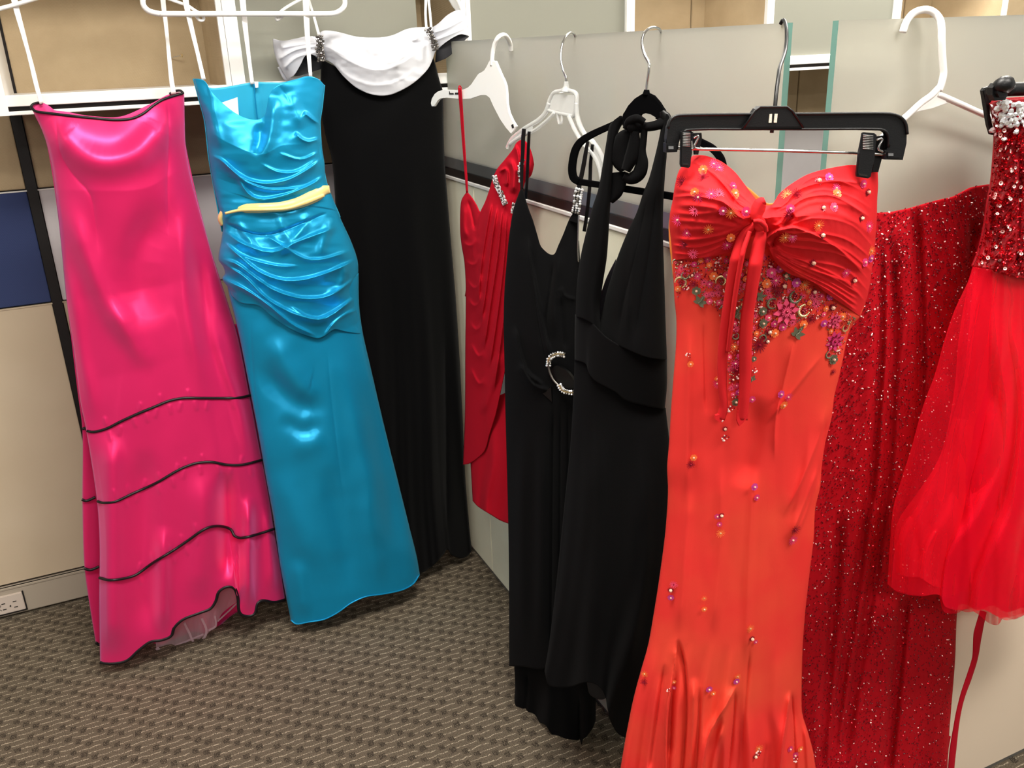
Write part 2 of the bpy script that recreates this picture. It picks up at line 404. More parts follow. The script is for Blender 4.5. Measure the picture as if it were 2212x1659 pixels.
def carpet_mat():
    m = bpy.data.materials.new('office_carpet'); m.use_nodes = True; nt = m.node_tree; b = nt.nodes['Principled BSDF']; N = nt.nodes.new; Lk = nt.links.new
    tc = N('ShaderNodeTexCoord'); sx = N('ShaderNodeSeparateXYZ'); Lk(tc.outputs['Object'], sx.inputs[0])
    def mth(op, a, b_=None, c=None):
        n = N('ShaderNodeMath'); n.operation = op
        for i, v in enumerate((a, b_, c)):
            if v is None: continue
            if isinstance(v, (int, float)): n.inputs[i].default_value = v
            else: Lk(v, n.inputs[i])
        return n.outputs[0]
    nz = N('ShaderNodeTexNoise'); nz.inputs['Scale'].default_value = 45; nz.inputs['Detail'].default_value = 2; Lk(tc.outputs['Object'], nz.inputs['Vector'])
    wob = mth('MULTIPLY', mth('SUBTRACT', nz.outputs['Fac'], .5), .012)
    y = mth('DIVIDE', mth('ADD', sx.outputs[1], wob), .0172); row = mth('FLOOR', y); fy = mth('FRACT', y)
    xs = mth('DIVIDE', mth('ADD', sx.outputs[0], wob), .068)
    half = mth('FRACT', mth('ADD', mth('MULTIPLY', row, .38), mth('MULTIPLY', mth('FRACT', mth('MULTIPLY', row, .713)), .22)))
    xo = mth('ADD', xs, half); fx = mth('FRACT', xo)
    fine = N('ShaderNodeTexNoise'); fine.inputs['Scale'].default_value = 420; fine.inputs['Detail'].default_value = 2; Lk(tc.outputs['Object'], fine.inputs['Vector'])
    fn = fine.outputs['Fac']
    dash = mth('MULTIPLY', mth('LESS_THAN', mth('ABSOLUTE', mth('SUBTRACT', fy, .5)), .075), mth('LESS_THAN', fx, .72))
    dash = mth('MULTIPLY', mth('MULTIPLY', dash, mth('GREATER_THAN', fn, .47)), .6)
    spot = mth('MULTIPLY', mth('GREATER_THAN', fx, .80), mth('LESS_THAN', mth('ABSOLUTE', mth('SUBTRACT', fy, .5)), .46))
    spot = mth('MULTIPLY', mth('MULTIPLY', spot, mth('LESS_THAN', fn, .56)), .72)
    cr = N('ShaderNodeMix'); cr.data_type = 'RGBA'; cr.inputs[6].default_value = srgb(72, 65, 55); cr.inputs[7].default_value = srgb(118, 107, 91)
    mr = N('ShaderNodeMapRange'); mr.inputs[1].default_value = .3; mr.inputs[2].default_value = .7; Lk(fn, mr.inputs[0]); Lk(mr.outputs[0], cr.inputs[0])
    c2 = N('ShaderNodeMix'); c2.data_type = 'RGBA'; c2.inputs[7].default_value = srgb(44, 38, 32); Lk(spot, c2.inputs[0]); Lk(cr.outputs[2], c2.inputs[6])
    c3 = N('ShaderNodeMix'); c3.data_type = 'RGBA'; c3.inputs[7].default_value = srgb(206, 192, 168); Lk(dash, c3.inputs[0]); Lk(c2.outputs[2], c3.inputs[6])
    Lk(c3.outputs[2], b.inputs['Base Color']); b.inputs['Roughness'].default_value = .95; b.inputs['Specular IOR Level'].default_value = .1
    bp = N('ShaderNodeBump'); bp.inputs['Strength'].default_value = .6; bp.inputs['Distance'].default_value = .003; Lk(fn, bp.inputs['Height']); Lk(bp.outputs[0], b.inputs['Normal'])
    return m
M['carpet'] = carpet_mat()
lm = bpy.data.materials.new('lamp_diffuser'); lm.use_nodes = True
lm.node_tree.nodes['Principled BSDF'].inputs['Emission Color'].default_value = (1, .95, .87, 1); lm.node_tree.nodes['Principled BSDF'].inputs['Emission Strength'].default_value = 4
M['lamp'] = lm

# ---------------------------------------------------------------- room shell
YA, XB, YC = 2.533, .842, .9237      # back panel face, right partition face, near partition face
ZT = 1.137                            # top of the low partitions
box('floor', (-5, -5, -.05), (7, 6, 0), M['carpet'], kind='structure')
box('ceiling', (-5, -5, 2.62), (7, 6, 2.67), M['ceiling'], kind='structure')
LAMPLAB = ['ceiling light over the middle of the aisle', 'ceiling light over the corner of the low partitions', 'ceiling light behind the viewer', 'ceiling light over the neighbouring cubicle', 'ceiling light beyond the overhead bins on the right', 'ceiling light far to the left of the pink dress']
for i, ((x, y), e) in enumerate(LAMPS):
    t = empty('ceiling_lamp', (x, y, 2.58), LAMPLAB[i], 'ceiling light', 'ceiling lights above the cubicles')
    fr = box('frame', (x-.62, y-.30, 2.585), (x+.62, y+.30, 2.625), M['white'], t)
    box('diffuser', (x-.575, y-.25, 2.575), (x+.575, y+.25, 2.586), M['lamp'], t)
# wall_back: backing, tiles, raceway
wb = box('wall_back', (-1.9, YA+.012, 0), (4.3, YA+.07, 1.80), M['dark_channel'], kind='structure')
g = .0022
def tiles(rows, name='panel_tile'):
    for x0, x1, z0, z1, m_ in rows:
        box(name, (x0+g, YA, z0+g), (x1-g, YA+.014, z1-g), M[m_], wb, bev=.0015)
top = [-1.9, -1.1, -.63, -.166, None, -.143, .318, .774, 1.23, 1.797, 2.253, 2.709, 3.165, 4.3]
mid = [-1.9, -1.1, -.166, None, -.143, .774, 1.797, 2.709, 4.3]
def cells(l):
    for a, b in zip(l[:-1], l[1:]):
        if a is not None and b is not None: yield a, b
tiles([(a, b, 1.160, 1.80, 'tan') for a, b in cells(top)])
tiles([(a, b, .8716, 1.160, 'blue' if b < -.1 else 'grey') for a, b in cells(mid)])
tiles([(a, b, .0975, .8716, 'cream') for a, b in cells(mid)])
for z in (1.160, .8716):
    for a, b in ((-1.9, -.166), (-.143, 4.3)):
        box('joint_strip', (a, YA-.0015, z-.0042), (b, YA+.004, z-.0012), M['white'] if z > 1 else M['cream'], wb)
box('slotted_post', (-.166, YA-.006, .0975), (-.143, YA+.012, 1.3515), M['black_trim'], wb)
bb = box('baseboard_back', (-1.9, YA-.008, .006), (4.3, YA+.014, .0925), M['raceway'], kind='structure', bev=.003)
box('top_lip', (-1.9, YA-.010, .088), (4.3, YA, .0925), M['raceway'], bb)
# outlet
ot = empty('power_outlet', (-.43, YA-.01, .04), 'beige duplex power outlet set in the base raceway at the far left', 'outlet')
box('cover_plate', (-.535, YA-.0125, .016), (-.402, YA-.006, .072), M['plate'], ot, bev=.002)
box('painted_shadow', (-.402, YA-.0115, .014), (-.3985, YA-.0075, .074), M['slot'], ot)  # dark strips paint a shadow along the plate's right and lower edges
box('painted_shadow', (-.535, YA-.0115, .0125), (-.3985, YA-.0075, .0155), M['slot'], ot)
for k, x in enumerate((-.424, -.452, -.492)):
    for z in (.048, .030):
        box('contact_slot', (x-.005, YA-.0135, z), (x+.004, YA-.012, z+.0022), M['slot'], ot)
o = ball('ground_hole', (-.437, YA-.013, .038), .0022, M['slot'], ot, sub=2)
tube('test_button', [(-.468, YA-.013, .044), (-.464, YA-.013, .048), (-.460, YA-.013, .044), (-.464, YA-.013, .040), (-.468, YA-.013, .044)], .0006, M['slot'], ot)
tube('test_button', [(-.468, YA-.013, .029), (-.464, YA-.013, .033), (-.460, YA-.013, .029)], .0006, M['slot'], ot)

# wall_right : partition with frosted glass screen
wr = box('wall_right', (XB+.004, .977+.002, 0), (XB+.05, YA, ZT-.004), M['alu'], kind='structure')
sy = [.979, 2.082, YA-.014]
for a, b in zip(sy[:-1], sy[1:]):
    box('panel_tile', (XB, a+.0015, .012), (XB+.012, b-.0015, ZT-.010), M['offwhite'], wr, bev=.002)
box('base_strip', (XB+.006, .979, 0), (XB+.02, YA-.02, .012), M['black_trim'], wr)
box('top_trim', (XB-.004, .979, ZT-.010), (XB+.054, YA-.012, ZT), M['white'], wr, bev=.002)
box('dark_channel', (XB-.002, .979, ZT), (XB+.048, YA-.012, ZT+.018), M['dark_channel'], wr)
box('glass_clamp', (XB-.001, .985, ZT+.018), (XB+.030, YA-.012, ZT+.050), M['alu'], wr, bev=.003)
def glass_panel(name, a, b, parent, mats=('frost', 'glass_edge'), kind=None):
    x0, y0, z0 = a; x1, y1, z1 = b
    V = [(x0,y0,z0),(x1,y0,z0),(x1,y1,z0),(x0,y1,z0),(x0,y0,z1),(x1,y0,z1),(x1,y1,z1),(x0,y1,z1)]
    Fc = [(0,3,2,1),(4,5,6,7),(0,1,5,4),(1,2,6,5),(2,3,7,6),(3,0,4,7)]
    thinx = (x1-x0) < (y1-y0)
    fm = [1, 1, 1 if thinx else 0, 0 if thinx else 1, 1 if thinx else 0, 0 if thinx else 1]
    return mesh(name, V, Fc, [M[mats[0]], M[mats[1]]], parent, smooth=False, fm=fm)
gpoly = [(.977, ZT+.040), (YA-.02, ZT+.040), (YA-.02, 1.346), (2.222, 1.346), (2.222, 1.4652), (.977, 1.4652)]
ng = len(gpoly)
mesh('frosted_glass', [(XB, y, z) for y, z in gpoly]+[(XB+.010, y, z) for y, z in gpoly],
     [tuple(range(ng))[::-1], tuple(range(ng, 2*ng))]+[(i, (i+1) % ng, ng+(i+1) % ng, ng+i) for i in range(ng)], [M['frost'], M['glass_edge']], wr, smooth=False, fm=[0, 0]+[1]*ng)
# wall_front_right : near partition to the right, at a right angle
wf = box('wall_near_right', (XB+.042, YC+.004, 0), (3.4, YC+.05, ZT-.004), M['alu'], kind='structure')
for a, b in ((XB+.040, 1.75), (1.75, 2.6), (2.6, 3.4)):
    box('panel_tile', (a+.0015, YC, .012), (b-.0015, YC+.012, ZT-.010), M['beige'], wf, bev=.002)
box('base_strip', (XB+.042, YC+.006, 0), (3.4, YC+.02, .012), M['black_trim'], wf)
box('top_trim', (XB+.040, YC-.004, ZT-.010), (3.4, YC+.054, ZT), M['white'], wf, bev=.002)
box('dark_channel', (XB+.040, YC+.002, ZT), (3.4, YC+.048, ZT+.022), M['dark_channel'], wf)
box('corner_post', (XB, YC, 0), (XB+.0395, .977, ZT), M['offwhite'], wf, bev=.002)
glass_panel('frosted_glass', (.8785, YC, ZT+.010), (3.4, YC+.010, 1.4652), wf)

# overhead storage bins on the back panel
YB0 = 2.23
bin_edges = [-.166, .318, .905, 1.385, 1.86, 2.36, 2.85]
kinds = ['open', 'door', 'door', 'open', 'door', 'open']
labs = ['open white overhead shelf bay with tan back, above the pink dress', 'overhead bin with a sliding frosted door behind the black gown',
        'overhead bin with frosted door seen above the white hanger', 'open overhead bin with tan back above the velvet hanger',
        'overhead bin with frosted door seen between the two glass screens', 'open overhead bin with tan back at the upper right']
for i, k in enumerate(kinds):
    x0, x1 = bin_edges[i], bin_edges[i+1]
    t = empty('overhead_bin', ((x0+x1)/2, YB0, 1.35), labs[i], 'storage bin')
    box('shelf_board', (x0+.002, YB0+.006, 1.372), (x1-.002, YA-.001, 1.386), M['white'], t)
    box('front_lip', (x0+.002, YB0, 1.367), (x1-.002, YB0+.006, 1.390), M['white'], t, bev=.001)
    box('painted_gap_shade', (x0+.004, YB0+.020, 1.352), (x1-.004, YB0+.20, 1.371), M['dark_channel'], t)  # dark fill paints the shade in the gap between lip and rail
    box('bottom_rail', (x0+.002, YB0, 1.3495), (x1-.002, YB0+.008, 1.3575), M['white'], t, bev=.001)
    box('top_board', (x0+.002, YB0, 1.735), (x1-.002, YA-.001, 1.752), M['white'], t)
    wl = {0: .019, 1: .03}.get(i, .012)
    box('side_panel', (x0, YB0-.001, 1.3495), (x0+wl, YA-.001, 1.752), M['white'], t)
    box('side_panel', (x1-.012, YB0+.012, 1.3495), (x1-.001, YA-.001, 1.752), M['tan'], t)
    box('front_edge', (x1-.013, YB0-.001, 1.3495), (x1-.001, YB0+.012, 1.752), M['white'], t)
    if k == 'door':
        e0, e1 = (x0+.032, x0+.46) if i == 1 else (x0+.013, x1-.014)
        glass_panel('sliding_door', (e0, YB0+.010, 1.392), (e1, YB0+.016, 1.734), t, ('frost_door', 'glass_edge'))
        box('door_rail', (x0+.012, YB0+.004, 1.386), (x1-.012, YB0+.022, 1.392), M['white'], t)
pp = empty('push_pin', (.244, YA-.02, 1.457), 'small cream push pin stuck in the tan shelf back', 'pin')
tube('pin_shaft', [(.215, YA-.001, 1.452), (.243, YA-.022, 1.457)], .0008, M['chrome'], pp, seg=6)
ball('pin_head', (.245, YA-.023, 1.457), .0042, M['gold'], pp, squash=(.6, 1, 1))
#PART3
# ================================================================ garments on the back panel
def thing_at(name, pl, x, y, label, cat, group=None, d=0.0):
    return empty(name, pl.pt(x, y, d), label, cat, group)
GA = 'gowns hanging in the cubicle corner'
# ---------------- black gown with white cowl
PB = Plane(0, 2.20, 0)
bg = thing_at('evening_gown', PB, 850, 1200, 'long black velvet gown with a white cowl neckline and off-shoulder sleeves, behind the turquoise dress', 'dress')
body = Cloth('gown_body', PB,
    T=[(694,128),(740,150),(800,165),(870,155),(934,118)],
    B=[(755,1235),(800,1225),(850,1240),(905,1240),(935,1222),(960,1196),(967,1187),(975,1198),(995,1206),(1010,1201),(1019,1190)],
    L=[(694,128),(692,200),(697,260),(705,300),(716,340),(722,400),(726,480),(728,600),(735,720),(742,900),(748,1080),(755,1235)],
    R=[(934,118),(941,140),(949,172),(956,195),(958,270),(960,340),(966,420),(974,520),(984,640),(992,760),(999,900),(1005,1030),(1014,1140),(1019,1190)],
    mats=M['black_velvet'], parent=bg, nu=120, nv=220, D=((0,.035),(.2,.045),(1,.06)),
    folds=[('v',[(962,700),(964,900),(966,1180)],7,.012,.3),('r',[(880,300),(900,700),(930,1200)],26,.012,.2),('r',[(770,300),(800,700),(850,1100)],26,.010,.2)],
    extra=pleats(4,.010,v0=.35,seed=4))
wavy = lambda a, b, amp: (lambda U, V, X, Y: amp*np.sin(V*b*PI+U*2.0)*(1-abs(2*U-1)**2)+a)
cowl = Cloth('cowl_collar', PB,
    T=[(686,74),(700,66),(730,69),(770,79),(817,81),(848,76),(881,62),(921,58),(936,60)],
    B=[(698,126),(719,138),(742,165),(769,189),(796,202),(825,207),(852,202),(891,181),(925,148),(942,108)],
    L=[(686,74),(688,100),(698,126)], R=[(936,60),(944,84),(942,108)], mats=M['chiffon_white'], parent=bg, nu=160, nv=80,
    D=((0,.045),(.5,.075),(1,.052)), back=False, th=.003, blend=1.2,
    folds=[('s',[(700,96),(745,128),(800,150),(850,146),(900,116),(930,86)],14,.006,.3),('r',[(770,105),(805,128),(850,125)],14,-.012,.3),
           ('r',[(890,100),(868,120),(850,150)],6,.007,.3),('s',[(915,70),(890,90),(860,112),(850,135)],9,.006,.3),
           ('s',[(705,120),(750,165),(805,185),(860,176),(915,140)],14,.004,.3),('v',[(880,88),(905,92),(925,84)],4,.008,.3)],
    extra=wrinkle(.003,26,16,5))
band_px = lambda a, b, w_: [a, b]
sl = Cloth('sleeve', PB, T=[(589,84),(612,88),(640,83),(664,78),(690,80)], B=[(622,172),(634,164),(650,138),(660,120),(675,118),(692,128)],
    L=[(589,84),(592,112),(603,143),(622,172)], R=[(690,80),(694,104),(692,128)], mats=M['chiffon_white'], parent=bg, nu=80, nv=60, D=((0,.035),(1,.045)), back=False, th=.003,
    folds=[('s',[(600,130),(640,108),(690,100)],8,.010,.1),('s',[(605,105),(645,98),(690,92)],7,.008,.1),('s',[(612,150),(640,125),(688,112)],7,.008,.1),('r',[(600,100),(640,92),(690,86)],5,.005,.1)])
sl2 = Cloth('sleeve_lining', PB, T=[(624,161),(640,140),(658,117),(675,118),(692,125)], B=[(624,163),(648,163),(668,157),(694,149)],
    L=[(624,161),(624,162),(624,163)], R=[(692,125),(694,138),(694,149)], mats=M['black_lining'], parent=bg, nu=40, nv=30, D=((0,.012),(1,.016)), back=False, th=.002, base=((0,-.004),(1,-.004)))
ribbon('sleeve_hem', PB, [(604,143),(622,171),(650,168),(676,156)], [10,12,8,6], M['chiffon_white'], bg, d=-.008, cup=.006)
sr = Cloth('sleeve', PB, T=[(928,62),(945,52),(965,34),(982,24),(994,22),(1003,32)], B=[(945,106),(962,92),(979,81),(995,74),(1009,76),(1012,78)],
    L=[(928,62),(938,84),(945,106)], R=[(1003,32),(1009,55),(1012,78)], mats=M['chiffon_white'], parent=bg, nu=80, nv=60, D=((0,.030),(1,.035)), back=False, th=.003,
    folds=[('s',[(935,72),(965,62),(1005,40)],6,.008,.1),('s',[(940,88),(970,76),(1008,60)],6,.007,.1)])
sr2 = Cloth('sleeve_lining', PB, T=[(943,106),(962,91),(980,79),(1000,74),(1013,78)], B=[(940,135),(965,125),(989,105),(1006,85),(1013,80)],
    L=[(943,106),(941,120),(940,135)], R=[(1013,78),(1013,79),(1013,80)], mats=M['black_lining'], parent=bg, nu=40, nv=30, D=((0,.018),(1,.022)), back=False, th=.002)
def rhinestones(name, pl, path, wpx, parent, cloth=None, d=0.05, rows=3, step=6.0, r=.0032, mats=('silver', 'crystal'), jit=.6):
    """band of stones: setting ribbon + individually placed stones joined as one band"""
    ribbon(name, pl, path, wpx*.6, M[mats[0]], parent, d=d, cup=.001)
    C = catmull(path, max(4, int(np.linalg.norm(np.diff(np.asarray(path, float), axis=0), axis=1).sum()/step)))
    T = np.gradient(C, axis=0); T /= np.linalg.norm(T, axis=1)[:, None]; Nn = np.stack([-T[:, 1], T[:, 0]], 1)
    bm = bmesh.new()
    for i, c in enumerate(C):
        for j in range(rows):
            q = c+Nn[i]*((j-(rows-1)/2)/max(rows-1, 1)*wpx*.8)+rng.normal(0, jit, 2)
            p = pl.pt(q[0], q[1], d+.003+rng.random()*.0015); rr = r*rng.uniform(.75, 1.15)
            bmesh.ops.create_icosphere(bm, subdivisions=1, radius=rr, matrix=Matrix.Translation(Vector(p)) @ Matrix.Rotation(rng.random()*3, 4, 'Y'))
    me = bpy.data.meshes.new('stones'); bm.to_mesh(me); bm.free()
    nf = len(me.polygons); o = link('rhinestones', me, [M[mats[1]], M['silver']], parent, smooth=False); o['kind'] = 'stuff'
    pick = np.repeat((rng.random(nf//20+1) < .3).astype(int), 20)[:nf]; me.polygons.foreach_set('material_index', pick)
    return o
rhinestones('rhinestone_clasp', PB, [(690,79),(692,92),(690,106),(693,120),(695,131)], 17, bg, d=.052, rows=4, step=4.5, r=.0030, mats=('rhine_dark','rhine_dark'))
rhinestones('rhinestone_clasp', PB, [(925,63),(931,76),(938,92),(941,107)], 14, bg, d=.050, rows=4, step=4.5, r=.0028, mats=('rhine_dark','rhine_dark'))
ribbon('hanging_loop', PB, [(640,-75),(667,0),(678,36),(689,76)], [5,5,5,6], M['white_ribbon'], bg, d=.03)
ribbon('hanging_loop', PB, [(922,-60),(920,0),(919,30),(921,62)], [9,7,5,5], M['white_ribbon'], bg, d=.03)
ribbon('hanging_loop', PB, [(924,-60),(926,0),(929,30),(932,66)], [5,5,5,5], M['white_ribbon'], bg, d=.036)
# its hanger: clear tube curling down behind the right sleeve
hb = thing_at('clothes_hanger', PB, 800, -60, 'clear plastic hanger with curled end, holding the gown with the white cowl', 'hanger')
tube('shoulder_tube', PB.pt([610,640,720,790,860,920,970,992,1003,1006],[-30,-62,-82,-96,-84,-60,-30,8,38,60],[0]*10), .005, M['plastic_white'], hb)
tube('hook', PB.pt([790,792,800,830,850,838,812],[-96,-150,-190,-215,-250,-285,-292],[0]*7), .003, M['chrome'], hb)
ribbon('inner_web', PB, [(968,-12),(984,10),(995,34)], [12,16,6], M['clear'], hb, d=0, th=.002)

# ---------------- pink dress
PK = Plane(0, 2.165, 0)
pk = thing_at('strapless_dress', PK, 400, 1400, 'long strapless hot pink satin dress with black piping around its tiers', 'dress')
# rear skirt flare seen to the left and under the front hem
Cloth('rear_skirt', PK, T=[(150,700),(200,700),(300,700),(400,700),(520,700)], B=[(207,1389),(214,1392),(300,1398),(380,1408),(405,1409),(432,1403),(450,1380),(500,1330),(560,1300),(600,1290)],
    L=[(150,700),(168,850),(178,930),(178,1080),(180,1180),(184,1240),(194,1310),(207,1389)], R=[(520,700),(545,860),(570,1010),(600,1290)],
    mats=M['pink'], parent=pk, nu=90, nv=120, D=((0,.0),(1,.012)), base=((0,-.035),(1,-.05)), back=False, extra=pleats(5,.010,v0=.1,seed=8))
rear = Cloth
front = Cloth('skirt_and_bodice', PK,
    T=[(67,231),(76,240),(110,245),(150,250),(200,255),(250,259),(285,256),(310,245),(330,229),(350,216),(375,207),(398,200)],
    B=[(216,1432),(245,1434),(275,1427),(300,1405),(325,1387),(350,1383),(371,1373),(376,1354),(395,1338),(430,1325),(455,1315),(466,1298),(472,1278),(485,1268),(499,1266),(508,1272),(514,1292),(518,1326),(535,1333),(550,1326),(556,1302),(568,1296),(590,1300),(617,1296)],
    L=[(67,231),(80,256),(100,308),(114,370),(127,480),(135,560),(145,660),(160,760),(172,860),(186,930),(209,1080),(215,1180),(214,1300),(216,1432)],
    R=[(398,200),(399,250),(401,310),(410,370),(425,430),(450,520),(470,590),(490,650),(515,730),(540,855),(560,960),(572,1020),(583,1080),(594,1150),(606,1220),(617,1296)],
    mats=M['pink'], parent=pk, nu=200, nv=360, D=((0,.055),(.15,.075),(.35,.05),(1,.055)), base=((0,0),(.5,.0),(1,.03)), blend=3.0, back=False,
    folds=[('r',[(105,250),(140,305),(190,342),(240,350),(295,332),(340,290),(365,235)],34,.026,.2),
           ('v',[(120,245),(130,330),(160,380),(195,420),(205,480),(215,560)],7,.0045,.2),('v',[(362,215),(365,290),(362,400),(365,520)],6,.004,.2),
           ('r',[(140,420),(190,560),(260,700),(320,760)],26,.020,.3),('r',[(370,420),(300,560),(330,720)],40,-.022,.35),
           ('r',[(240,640),(300,760),(340,800)],22,.012,.35),('r',[(395,420),(400,640),(440,860)],18,.014,.3),('r',[(425,520),(450,700),(490,860)],14,-.012,.3),
           ('r',[(440,640),(470,760),(510,860),(540,1000)],12,.010,.3),('r',[(150,560),(175,760),(210,920)],16,.010,.3),
           ('r',[(240,930),(240,1100),(240,1420)],26,.026,.15),('r',[(310,960),(312,1150),(318,1380)],26,-.016,.2),('r',[(350,1130),(352,1250),(350,1380)],16,.020,.25),
           ('r',[(435,1010),(440,1130),(420,1310)],26,.014,.25),('r',[(488,1010),(490,1140),(490,1262)],17,-.030,.25),('r',[(536,1060),(538,1180),(536,1330)],13,.026,.25),
           ('r',[(582,1080),(585,1180),(590,1290)],12,.012,.25),('v',[(514,1165),(514,1230),(516,1320)],4,.012,.2)]
          + [('r',[(x,y-2),(x+sg*6,y+26)],4.5,.0022,.3) for x,y,sg in [(235,930,1),(262,918,-1),(288,900,1),(315,890,1),(340,880,-1),(365,872,1),(392,866,-1),(420,864,1),(450,864,-1),(500,860,1),(270,1074,1),(300,1062,-1),(340,1044,1),(372,1030,1),(400,1012,-1),(430,1003,1),(470,1003,1),(500,1008,-1),(540,1006,1),(300,1240,1),(345,1208,-1),(372,1195,1),(400,1176,1),(430,1155,-1),(540,1165,1),(560,1160,-1)]]
          + [('r',[(x,y+2),(x-sg*5,y-22)],4.5,.0022,.3) for x,y,sg in [(250,1076,1),(280,1066,1),(310,1054,-1),(345,1040,1),(380,1020,-1),(405,1008,1),(440,1000,1),(520,1002,-1),(300,1234,-1),(332,1212,1),(362,1196,-1),(395,1174,1),(425,1150,1),(530,1160,1),(230,920,1),(300,888,-1),(350,870,1),(410,860,1)]],
    extra=addf(wrinkle(.010,110,260,9), wrinkle(.002,60,90,12)))
# rear bodice panel, with the inside seen above the front neckline
Cloth('back_bodice', PK, T=[(67,231),(76,225),(94,223),(108,230),(118,238),(140,241),(190,250),(260,252),(330,222),(360,206),(380,200),(398,200)],
    B=[(178,900),(300,900),(400,900),(545,880)], L=[(67,231),(100,308),(127,480),(145,660),(178,900)], R=[(398,200),(401,310),(450,520),(515,730),(545,880)],
    mats=M['pink_in'], parent=pk, nu=80, nv=80, D=((0,0),(1,0)), base=((0,-.012),(1,-.03)), back=False, th=.002, folds=[('r',[(100,232),(108,260)],6,.006,.3)])
front.piping('neckline_piping', [(67,231),(76,240),(110,245),(150,250),(200,255),(250,259),(285,256),(310,245),(330,229),(350,216),(375,207),(396,201)], .0028, M['piping'], pk)
tube('neckline_piping', PK.pt([396,390,378,366],[201,196,197,203],[.0,-.004,-.01,-.012]), .0026, M['piping'], pk)
tube('neckline_piping', PK.pt([67,70,80,92],[231,226,222,222],[.0,-.004,-.01,-.012]), .0024, M['piping'], pk)
front.piping('tier_piping', [(188,931),(203,933),(230,926),(262,910),(297,894),(338,877),(365,866),(395,860),(439,860),(483,860),(517,859),(541,854)], .0033, M['piping'], pk)
front.piping('tier_piping', [(211,1083),(223,1086),(250,1083),(287,1066),(338,1043),(388,1014),(422,1001),(456,998),(490,1004),(523,1004),(568,993)], .0034, M['piping'], pk)
front.piping('tier_piping', [(215,1248),(236,1253),(266,1250),(293,1242),(330,1216),(371,1191),(404,1169),(435,1147),(455,1138),(479,1137),(499,1144),(506,1157),(519,1162),(546,1157),(594,1142)], .0035, M['piping'], pk, lift=.006)
HEM = [(217,1431),(245,1433),(275,1426),(300,1404),(325,1386),(350,1382),(370,1373),(376,1356),(395,1338),(430,1324),(455,1314),(466,1298),(472,1279),(485,1269),(499,1267),(508,1273),(514,1292),(518,1324),(535,1331),(550,1325),(556,1303),(568,1297),(590,1300),(616,1296)]
front.piping('hem_piping', HEM, .0042, M['piping'], pk, lift=-.001)
pr = PK.pt
for L_, r_ in (([(178,927),(183,925),(189,930)], .0032), ([(177,1079),(186,1082),(206,1074)], .0034), ([(182,1228),(195,1231),(214,1224)], .0036), ([(207,1388),(212,1392),(216,1392)], .0036), ([(374,1400),(392,1408),(408,1408),(430,1402)], .004)):
    a = np.array(L_, float); tube('rear_piping', pr(a[:,0], a[:,1], -.036 if a[0,0] < 300 else -.034), r_, M['piping'], pk)
# petticoat of white net below the raised front hem
PKn = PK
Cloth('petticoat', PK, T=[(335,1330),(370,1320),(420,1300),(470,1240),(515,1230)], B=[(337,1398),(350,1411),(371,1414),(376,1399),(410,1384),(424,1392),(445,1372),(466,1350),(480,1325),(505,1305),(514,1300)],
    L=[(335,1330),(336,1370),(337,1398)], R=[(515,1230),(516,1270),(514,1300)], mats=M['net'], parent=pk, nu=60, nv=40, D=((0,.004),(1,.008)), base=((0,-.012),(1,-.02)), back=False, th=0, extra=pleats(4,.006,v0=0,seed=12))
ribbon('petticoat_hem', PK, [(338,1399),(350,1409),(371,1411)], 8, M['net'], pk, d=-.008)
ribbon('petticoat_hem', PK, [(378,1396),(406,1384),(440,1370)], 4, M['net'], pk, d=-.006)
ribbon('petticoat_hem', PK, [(398,1345),(408,1365),(424,1390),(446,1366),(436,1336)], 5, M['net'], pk, d=-.002)
ribbon('petticoat_hem', PK, [(450,1362),(466,1352),(464,1330)], 4, M['net'], pk, d=-.004)
ribbon('petticoat_hem', PK, [(470,1342),(492,1322),(513,1302)], 3, M['net'], pk, d=-.006)
ribbon('hanging_loop', PK, [(22,-70),(31,0),(52,80),(68,140),(80,190),(90,224)], [16,14,11,8,10,9], M['white_ribbon'], pk, d=[0,0,0,0,.0,-.004], twist=1)
ribbon('hanging_loop', PK, [(352,-80),(352,0),(358,50),(364,110),(370,170),(375,203)], [12,12,9,7,9,11], M['white_ribbon'], pk, d=[0,0,0,0,.0,-.004], twist=1)
hk = thing_at('clothes_hanger', PK, 180, -60, 'white tubular hanger holding the pink dress, its lower bar entering at the top left corner', 'hanger')
tube('lower_bar', PK.pt([-60,-20,0,30,66,140,230,330,400],[36,26,19,11,0,-22,-48,-78,-98],[.004]*9), .0042, M['plastic_white'], hk)
tube('shoulder_tube', PK.pt([-60,-84,-80,-30,60,170,270,350,410,424,400],[36,24,0,-45,-110,-172,-170,-152,-130,-112,-98],[0]*11), .0045, M['plastic_white'], hk)
tube('hook', PK.pt([170,172,185,215,230,215,185],[-172,-225,-262,-285,-315,-345,-352],[0]*7), .0045, M['plastic_white'], hk)

